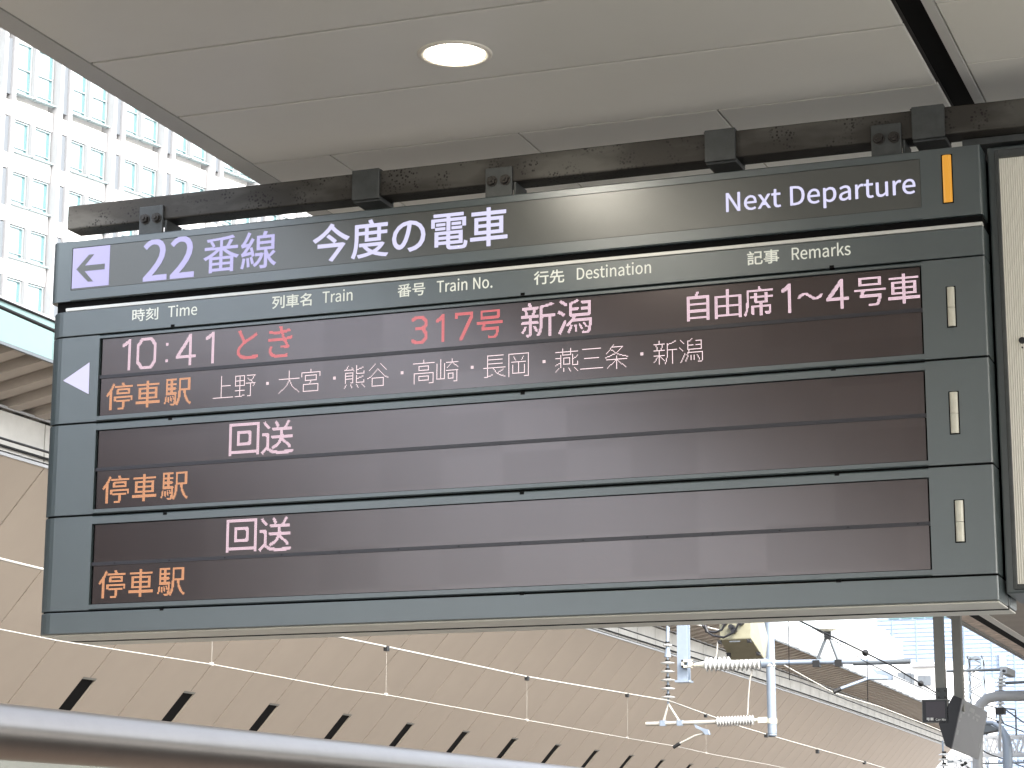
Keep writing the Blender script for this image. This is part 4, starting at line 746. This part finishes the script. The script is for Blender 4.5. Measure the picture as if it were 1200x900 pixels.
# hanging drop post with H profile
dp = thing('drop_post', 'pale blue square steel post hanging down beside the insulator string', 'post', ap(800, 797))
a, b2 = ap(793, 700), ap(806, 797)
b = MB(); b.box(a.x, b2.x, YO-.02, YO+.0, b2.z, a.z+1.2); b.box(a.x, b2.x, YO+.13, YO+.15, b2.z, a.z+1.2); b.box(a.x+.07, a.x+.1, YO, YO+.13, b2.z, a.z+1.2)
b.build('h_section', M['tube'], dp); MB().box(a.x-.03, b2.x+.03, YO-.05, YO+.18, b2.z-.03, b2.z).build('foot_flange', M['tube'], dp)
q = ap(803, 778)
b = MB(); b.box(q.x-.03, q.x+.12, YO-.10, YO-.025, q.z+.02, q.z+.05); b.box(q.x-.03, q.x+.12, YO-.10, YO-.025, q.z-.06, q.z-.03); b.box(q.x-.03, q.x, YO-.10, YO-.025, q.z-.06, q.z+.05); b.box(q.x+.08, q.x+.12, YO-.12, YO-.025, q.z-.05, q.z+.04)
b.build('clevis', M['cream'], dp)
# mast tube
ms = thing('hanging_mast', 'pale blue round steel mast hanging down between the two rod insulators', 'mast', ap(905, 862))
t0, t1 = ap(902, 690), ap(905, 862)
MB().tube([(t1.x, YO, t1.z), (t1.x-.01, YO, t0.z+1.2)], .064, 18).build('tube', M['tube'], ms)
MB().tube([(t1.x, YO, t1.z-.02), (t1.x, YO, t1.z+.03)], [.045, .066], 18).build('end_cap', M['steel_grey'], ms)
for zz in (ap(905, 845).z, ap(905, 778).z): MB().tube([(t1.x, YO, zz-.035), (t1.x, YO, zz+.035)], .073, 18).build('collar', M['cream'], ms)
t2 = ap(892, 718); MB().tube([(t1.x-.05, YO+.1, ap(905,745).z), (t2.x, YO+.1, ap(892,722).z), (t2.x-.1, YO+.1, t2.z+.4)], .06, 12).build('stay_tube', M['white'], ms)

def sheds(a, c, n, R, r, m, par, name='shed'):
    "rod insulator: core with n shed discs"
    a, c = Vector(a), Vector(c); pts = []; rad = []
    for i in range(n):
        for u, rr in ((0, r), (.25, r*1.1), (.45, R), (.55, R*.96), (.75, r*1.1)):
            pts.append(a.lerp(c, (i+u)/n)); rad.append(rr)
    return MB().tube(pts, rad, 20).build(name, m, par)
up = thing('upper_bracket_arm', 'upper horizontal bracket arm with white rod insulator and bell-shaped insulator on a triangle', 'bracket arm', ap(900, 778))
i0, i1 = ap(826, 779), ap(893, 777)
sheds((i0.x, YO, i0.z), (i1.x, YO, i1.z), 13, .105, .062, M['porcelain'], up, 'rod_insulator')
MB().tube([(ap(813,778).x, YO, i0.z), (i0.x, YO, i0.z)], [.02, .055], 12).build('end_fitting', M['cream'], up)
e1 = ap(1066, 775); 
MB().tube([(i1.x, YO-.0, i1.z), (t1.x+.05, YO-.0, i1.z)], .075, 16).build('socket', M['tube'], up)
MB().tube([(t1.x+.05, YO-.0, i1.z), (ap(960,775).x, YO, i1.z-.004), (e1.x, YO, e1.z)], .034, 14).build('arm_tube', M['tube'], up)
MB().tube([(ap(1000,775).x, YO, e1.z), (e1.x+.012, YO, e1.z)], .038, 14).build('arm_sleeve', M['steel_grey'], up)
tt = ap(970, 746); l_, r_ = ap(957, 777), ap(983, 777)
MB().tube([(l_.x, YO, l_.z+.02), (tt.x-.02, YO, tt.z)], .022, 8).build('strut', M['steel_grey'], up); MB().tube([(r_.x, YO, r_.z+.02), (tt.x+.02, YO, tt.z)], .022, 8).build('strut', M['steel_grey'], up)
for q in (l_, r_): MB().box(q.x-.05, q.x+.05, YO-.045, YO+.045, e1.z-.045, e1.z+.05).build('pipe_clamp', M['pins'], up)
MB().box(tt.x-.045, tt.x+.045, YO-.04, YO+.04, tt.z-.04, tt.z+.07).build('wire_clamp', M['pins'], up)
bt = ap(971, 726); bb = ap(970, 738)
MB().tube([(tt.x, YO, tt.z+.06), (tt.x, YO, bb.z-.03), (tt.x, YO, bb.z), (tt.x, YO, bb.z+.03), (tt.x, YO, bb.z+.05), (tt.x, YO, bt.z-.02), (tt.x, YO, bt.z)], [.02, .03, .14, .11, .055, .055, .03], 24).build('bell_insulator', M['cream'], up)
# fold-down steady arm at the right of the upper bracket
sb = ap(1022, 781)
b = MB(); pth = [(1019,779),(1028,786),(1038,786),(1046,791),(1046,797),(1041,797),(1040,792),(1028,790)]
b.prism([(ap(*q).x, ap(*q).z) for q in pth], 'y', YO-.04, YO+.04); b.build('drop_bracket', M['tube'], up)
MB().tube([ap(1040,795,YO-.06), ap(1018,795,YO-.15), ap(985,807,YO-.3)], .022, 8).build('steady_arm', M['tube'], up)
MB().tube([ap(985,807,YO-.3), ap(977,811,YO-.35)], .03, 8).build('arm_clip', M['pins'], up)
for px, y0, y1 in ((924, 722, 797), (1016, 768, 822)):
    a, c = ap(px, y0, YO-.8), ap(px+1, y1, YO-.8)
    MB().tube([a, c], .006, 5).build('dropper', M['wire_dark'], up)

lo = thing('lower_bracket_arm', 'lower horizontal bracket arm with white rod insulator in front of the tan cladding', 'bracket arm', ap(895, 845))
j0, j1 = ap(840, 846), ap(884, 844)
sheds((j0.x, YO, j0.z), (j1.x, YO, j1.z), 13, .075, .045, M['porcelain'], lo, 'rod_insulator')
MB().tube([(j1.x, YO, j1.z), (t1.x-.06, YO, j1.z)], .028, 10).build('end_fitting', M['cream'], lo)
MB().box(ap(889,845).x, ap(900,845).x, YO-.05, YO+.05, j1.z-.04, j1.z+.04).build('clevis', M['cream'], lo)
L0 = ap(757, 848); MB().tube([(L0.x, YO, j0.z-.012), (j0.x, YO, j0.z)], .03, 12).build('arm_tube', M['wire_white'], lo)
T = ap(783, 825); 
for px in (777, 797): q = ap(px, 847); MB().tube([(q.x, YO, q.z), (T.x, YO, T.z)], .018, 8).build('strut', M['wire_white'], lo); MB().box(q.x-.04, q.x+.04, YO-.04, YO+.04, j0.z-.045, j0.z+.035).build('pipe_clamp', M['tube'], lo)
b = MB(); b.prism([(ap(*q).x, ap(*q).z) for q in ((814,849),(822,853),(830,855),(832,861),(827,861),(824,857),(816,853))], 'y', YO-.04, YO+.04); b.build('drop_bracket', M['tube'], lo)
MB().tube([ap(825,859.5), ap(815,862), ap(797,871), ap(790,875)], .016, 8).build('steady_arm', M['wire_white'], lo)
MB().tube([ap(797,871), ap(789,876)], .026, 8).build('arm_clip', M['pins'], lo)
MB().tube([ap(882,785), ap(879,795), ap(877,815), ap(876,838)], .012, 6).build('jumper_wire', M['wire_white'], lo)
MB().tube([ap(841,752), ap(840,765), ap(838,775)], .012, 6).build('jumper_wire', M['wire_white'], lo)

st = thing('insulator_string', 'vertical string of five white disc insulators left of the pale blue post', 'insulator', ap(783, 823))
zz = [ap(783, y).z for y in (777, 787, 797, 807, 817)]
MB().tube([(T.x, YO, T.z), (T.x, YO, ap(783,700).z)], .018, 8).build('rod', M['tube'], st)
MB().tube([(T.x, YO, ap(783,770).z), (T.x, YO, ap(783,755).z), (T.x+.01, YO, ap(783,735).z)], [.05,.02,.028], 10).build('yoke', M['tube'], st)
for z in zz+[ap(783,756).z]:
    R = .105 if z in zz else .07
    d = MB().tube([(T.x, YO, z-.018), (T.x, YO, z-.012), (T.x, YO, z+.005), (T.x, YO, z+.018)], [.04, R*.9, R, .03], 24).build('disc', M['porcelain'], st)
    MB().tube([(T.x, YO, z+.012), (T.x, YO, z+.05)], .034, 12).build('cap', M['pins'], d)

# equipment box
eb = thing('equipment_box', 'beige metal equipment box with dark latches and black cables, hanging under the departure board', 'equipment box', ap(868, 760, 20))
P = [ap(841,694,20),ap(880,692,20),ap(880.3,748.5,20),ap(843.5,750,20),ap(895.5,772,20.5),ap(856.5,773.5,20.5),ap(893,718,20.9),ap(900,747,20.9),ap(897.5,771,20.9),ap(846,690,20.9),ap(880,690,20.9),ap(860,773.5,20.9)]
bm = bmesh.new()
for p in P: bm.verts.new(p)
bmesh.ops.convex_hull(bm, input=bm.verts); 
me = bpy.data.meshes.new('housing'); bm.to_mesh(me); bm.free(); me.materials.append(M['beige']); ho = link('housing', me, eb)
bv = ho.modifiers.new('bevel', 'BEVEL'); bv.width = .012; bv.segments = 2; bv.angle_limit = math.radians(25)
for px, py, dy in ((843.5,752.5,0),(854,767,.35),(878,751,0),(889,766,.35)):
    c = ap(px, py, 19.93+dy); MB().box(c.x-.022, c.x+.022, c.y-.03, c.y+.02, c.z-.022, c.z+.022).build('latch', M['pins'], eb)
    MB().tube([c+Vector((-.03,-.03,.02)), c+Vector((.04,-.03,-.03))], .006, 5).build('latch_wire', M['rubber'], eb)
c = ap(861, 751.7, 19.97); MB().box(c.x-.07, c.x+.07, c.y-.004, c.y+.004, c.z-.008, c.z+.008).build('name_plate', M['steel_grey'], eb)
for px, py in ((850,730),(858,735),(869,730),(861,739)):
    c = ap(px, py, 20); MB().tube([c+Vector((0,-.07,-.0)), c+Vector((0,.02,0))], .036, 14).build('cable_gland', M['rubber'], eb)
for pts in (((850,730),(846,738),(838,741),(829,740),(824,734),(823,722)), ((866,730),(860,741),(848,747),(836,745),(828,740),(826,735))):
    MB().tube([ap(px, py, 19.9) for px, py in pts], .014, 8).build('cable', M['rubber'], eb)
MB().tube([ap(826,733,19.9), ap(829,741,19.9)], .025, 8).build('cable_clip', M['rubber'], eb)

# ================================================================ HANGING DISPLAYS
YD = 14.0
hp = thing('hanging_post', 'left one of two grey hanging posts, ending in the small monitor', 'post', ap(1103, 822, YD))
def bar(px0, px1, pb, y, par, nm='post_tube'):
    a, c = ap(px0, pb, y), ap(px1, pb, y); return MB().box(a.x, c.x, y-.045, y+.045, a.z, ZC+.02).build(nm, M['post'], par, bevel=.004)
bar(1097.5, 1109, 822, YD+.10, hp)
c = ap(1103.5, 812, YD+.03)
pj = MB().box(c.x-.052, c.x+.052, YD+.045, YD+.053, c.z-.08, c.z+.05).build('joint_plate', M['clamp'], hp)
for dx, dz in ((-.03,.02),(.03,.02),(-.03,-.04),(.03,-.04)): MB().tube([(c.x+dx, YD+.036, c.z+dz), (c.x+dx, YD+.046, c.z+dz)], .009, 8).build('bolt', M['bolt'], pj)
hp2 = thing('hanging_post', 'right one of two grey hanging posts, carrying the grey display box', 'post', ap(1125, 830, YD))
bar(1119.5, 1130.5, 834, YD+.16, hp2)

mon = thing('monitor', 'small square black monitor lettered Car No at the foot of the hanging post', 'monitor', ap(1096, 848, YD))
a, c = ap(1080.8, 847.3, YD), ap(1110.6, 819.2, YD)
MB().box(a.x, c.x, YD, YD+.055, a.z, c.z).build('casing', M['post'], mon, bevel=.003)
MB().box(a.x+.008, c.x-.008, YD-.002, YD+.002, a.z+.008, c.z-.008).build('bezel', M['rubber'], mon)
w_ = c.x-a.x; h_ = c.z-a.z
MB().box(a.x+.16*w_, c.x-.12*w_, YD-.0035, YD-.001, a.z+.20*h_, c.z-.09*h_).build('screen', M['screen_dark'], mon)
lettering('printed_lettering', '号車', a.x+.17*w_, a.x+.44*w_, a.z+.105*h_, .031, YD-.004, M['bar'], mon, .03)
lettering('printed_lettering', 'Car No', a.x+.52*w_, a.x+.90*w_, a.z+.09*h_, .026, YD-.004, M['bar'], mon, .02)

sgn = thing('display_box', 'tilted dark display box with a grey face, last item on the hanging posts', 'display', ap(1115, 850, YD))
def ax(px, py): return at(px, py, 'y', YD+1.73)
A, B_, C_, D_ = ap(1127,818.7,YD), ax(1156.6,834.4), ax(1145.8,890.4), ap(1114.6,877.6,YD)
E_, F_, G_ = ap(1117,814.6,YD), ap(1100,848,YD), ap(1108,874,YD)
dy = Vector((0, 1.73, 0)); dC = (B_-A); dD = C_-D_
b = MB(); prof = [A, E_, F_, G_, D_]; back = [B_, E_+dC, F_+dD, G_+dD, C_]
b.add(prof+back, [(0,1,2,3,4), (9,8,7,6,5)]+[(i, i+5, (i+1) % 5+5, (i+1) % 5) for i in range(5)])
b.build('casing', M['rubber'], sgn)
nrm = (B_-A).cross(D_-A).normalized()
if nrm.x < 0: nrm = -nrm
def fp_(u, v): return A.lerp(B_, u).lerp(D_.lerp(C_, u), v)
def fquad(name, u0, u1, v0, v1, d0, d1, m):
    q = [fp_(u, v) for u, v in ((u0,v0),(u1,v0),(u1,v1),(u0,v1))]
    return MB().hexa([p+nrm*d0 for p in q]+[p+nrm*d1 for p in q]).build(name, m, sgn)
fquad('display_face', .0, 1, 0, 1, .001, .008, M['greyface'])
for u0, u1, v0, v1 in ((.30,.50,.075,.165),(.51,.74,.145,.19),(.10,.17,.20,.26),(.28,.35,.205,.265),(.46,.54,.215,.275),(.60,.70,.225,.285),(.03,.09,.28,.36),(.03,.08,.40,.44),(.03,.10,.60,.70),(.91,.94,.30,.36),(.91,.94,.44,.47),(.91,.95,.66,.76)):
    fquad('printed_mark', u0, u1, v0, v1, .0085, .0095, M['greyprint'])

# ================================================================ RIGHT EDGE EQUIPMENT
lt = thing('lattice_tower', 'slim white lattice tower with pyramid top in front of the pale blue high-rise', 'tower', ap(1144, 850, 60))
a, c = ap(1138.5, 900, 60), ap(1150.5, 772, 60); wd = c.x-a.x; zt_ = c.z
for dx in (0, wd):
    for dy_ in (0, wd): MB().box(a.x+dx-.025, a.x+dx+.025, 60+dy_-.025, 60+dy_+.025, -1.6, zt_).build('leg', M['tube'], lt)
st_ = .26; k = 0; z = zt_-9
while z < zt_-.05:
    for y_ in (60, 60+wd):
        p, q = ((a.x, y_, z), (c.x, y_, z+st_)) if k % 2 else ((c.x, y_, z), (a.x, y_, z+st_))
        MB().beam(p, q, .035, .035).build('brace', M['steel_grey'], lt)
    for x_ in (a.x, c.x):
        p, q = ((x_, 60, z), (x_, 60+wd, z+st_)) if k % 2 else ((x_, 60+wd, z), (x_, 60, z+st_))
        MB().beam(p, q, .035, .035).build('brace', M['steel_grey'], lt)
    z += st_; k += 1
tip = Vector(((a.x+c.x)/2, 60+wd/2, zt_+.12))
MB().add([(a.x,60,zt_),(c.x,60,zt_),(c.x,60+wd,zt_),(a.x,60+wd,zt_),tip], [(0,1,2,3),(0,1,4),(1,2,4),(2,3,4),(3,0,4)]).build('cap', M['steel_grey'], lt)

gp = thing('bent_pipe_frame', 'thick white pipe frame bending down at the right edge', 'pipe frame', ap(1146, 850, 20))
pts = [ap(1240,815,20), ap(1168,816,20), ap(1157,818.5,20), ap(1149,825,20), ap(1146.5,835,20), ap(1146,850,20), ap(1146,1000,20)]
MB().tube(pts, .062, 16).build('pipe', M['white'], gp)
gp2 = thing('curved_pipe', 'smaller curved grey pipe below the white pipe frame at the right edge', 'pipe', ap(1180, 890, 26))
MB().tube([ap(1150,846,26), ap(1163,847,26), ap(1173,853,26), ap(1179,864,26), ap(1181,880,26), ap(1181.5,960,26)], [.03,.035,.045,.06,.07,.07], 14).build('pipe', M['tube'], gp2)
ps = thing('insulator_post', 'slim white post with stacked insulators holding a white camera housing, right edge', 'post', ap(1174, 830, 24))
b = MB().tube([ap(1172.5,812,24), ap(1173,795,24), ap(1174,788,24)], .028, 10).build('pole', M['white'], ps)
MB().tube([ap(1171.5,880,24), ap(1172.5,812,24)], .02, 10).build('pole', M['white'], ps)
for y_ in (795, 799, 803): q = ap(1173.5, y_, 24); MB().tube([q-Vector((0,0,.012)), q+Vector((0,0,.012))], [.07,.05], 14).build('shed', M['porcelain'], ps)
for y_ in (819, 824, 829): q = ap(1172.5, y_, 24); MB().tube([q-Vector((0,0,.015)), q+Vector((0,0,.015))], [.06,.04], 14).build('shed', M['porcelain'], ps)
for y_ in (813, 833): q = ap(1172.5, y_, 24); MB().box(q.x-.06, q.x+.06, q.y-.09, q.y+.09, q.z-.05, q.z+.04).build('clamp', M['pins'], ps)
q0, q1 = ap(1176,785.5,24), ap(1186,790,24.3); MB().beam(q0, q1, .10, .09).build('camera_housing', M['white'], ps)
q = ap(1177,786.5,23.92); MB().tube([q, q-Vector((.005,.05,0))], .02, 10).build('lens', M['rubber'], ps)
s2 = thing('insulator_column', 'column of white ribbed insulators beside the right hanging post', 'insulator', ap(1127, 830, 24))
q0, q1 = ap(1127,838,24), ap(1128,790,24); MB().tube([(q0.x,24,q0.z),(q0.x+.02,24,q1.z)], .015, 8).build('rod', M['pins'], s2)
for k in range(9):
    q = ap(1128, 797+4.6*k, 24); MB().tube([q-Vector((0,0,.01)), q+Vector((0,0,.012))], [.055,.03], 14).build('disc', M['porcelain'], s2)
s3 = thing('insulator_string', 'short string of white disc insulators under the grey display box at the bottom edge', 'insulator', ap(1107, 900, 24))
q0, q1 = ap(1106,905,24), ap(1105,868,24); MB().tube([(q0.x,24,q0.z),(q0.x,24,q1.z)], .014, 8).build('rod', M['tube'], s3)
for y_ in (884, 890, 897): q = ap(1106.5, y_, 24); MB().tube([q-Vector((0,0,.012)), q+Vector((0,0,.012))], [.085,.05], 16).build('disc', M['porcelain'], s3); MB().tube([q+Vector((0,0,.012)), q+Vector((0,0,.04))], .03, 10).build('cap', M['pins'], s3)
for lab, p, q, r in (('grey horizontal bar crossing in front of the lattice tower', (1109,786.5), (1176,784.5), .02), ('grey horizontal bar behind the camera housing at the right edge', (1178,800.5), (1240,797), .02)):
    t = thing('cross_bar', lab, 'bar', ap(*p, 24.1)); MB().tube([ap(*p, 24.1), ap(*q, 24.1)], r, 8).build('bar', M['steel_grey'], t)
# truss at the bottom right
tr = thing('lattice_truss', 'white lattice truss beam in the lower right corner', 'truss', ap(1160, 893, 30))
yA, yB = 863.5, 884.5; T0, T1 = ap(1150, yA, 30), ap(1290, yA, 30); U0, U1 = ap(1140, yB, 30), ap(1290, yB, 30)
for yy in (30, 30.5):
    MB().beam((T0.x, yy, T0.z), (T1.x, yy, T0.z), .05, .05).build('chord', M['white'], tr); MB().beam((U0.x, yy, U0.z), (U1.x, yy, U0.z), .05, .05).build('chord', M['white'], tr)
    n = 9
    for k in range(n):
        xa = T0.x+(T1.x-T0.x)*k/n; xb = T0.x+(T1.x-T0.x)*(k+.5)/n; xc = T0.x+(T1.x-T0.x)*(k+1)/n
        MB().beam((xa, yy, T0.z), (xb, yy, U0.z), .03, .03).build('brace', M['white'], tr); MB().beam((xb, yy, U0.z), (xc, yy, T0.z), .03, .03).build('brace', M['white'], tr)
tr2 = thing('portal_leg', 'white lattice portal leg standing below the grey display box', 'truss', ap(1135, 890, 32))
for k, px in enumerate((1118, 1131, 1140)): MB().beam(ap(px, 960, 32), ap(px+2, 884+4*k, 32), .06, .06).build('leg', M['white'], tr2)
for a_, c_ in (((1118,890),(1142,905)),((1142,888),(1118,903)),((1124,884),(1136,900))): MB().beam(ap(*a_, 32), ap(*c_, 32), .07, .05).build('brace', M['white'], tr2)
MB().beam(ap(1110,893,32), ap(1150,889,32), .05, .05).build('cross_arm', M['steel_grey'], tr2)
sp_ = thing('spiked_rail', 'thin rail with bird spikes along the bottom right edge', 'rail', ap(1150, 895, 28))
p, q = ap(1146, 895, 28), ap(1240, 893, 28); MB().beam(p, q, .025, .025).build('rail', M['steel_grey'], sp_)
b = MB()
for k in range(60):
    c = p.lerp(q, k/59); b.tube([c, c+Vector((random.uniform(-.02,.02), random.uniform(-.03,.03), .05))], .004, 3)
b.build('spikes', M['pins'], sp_)
hd2 = thing('hooded_lamp', 'flat grey lamp hood sticking out behind the grey display box', 'lamp', ap(1155, 858, 26))
MB().prism([(ap(1146,860,26).x, ap(1146,860,26).z), (ap(1170,855,26).x, ap(1170,855,26).z), (ap(1158,848,26).x, ap(1158,848,26).z), (ap(1150,847,26).x, ap(1150,847,26).z)], 'y', 26, 26.4).build('hood', M['steel_grey'], hd2)
fr = thing('pipe_bracket', 'thin grey square bracket frame hanging before the tower, right edge', 'bracket', ap(1167, 830, 24.4))
for a_, c_ in (((1154,826),(1167,829)),((1168,829),(1167,842)),((1176,830),(1190,832)),((1190,832),(1191,862)),((1168,829),(1176,848)),((1176,830),(1200,847))):
    MB().tube([ap(*a_, 24.4), ap(*c_, 24.4)], .011, 6).build('bracket_bar', M['steel_grey'], fr)
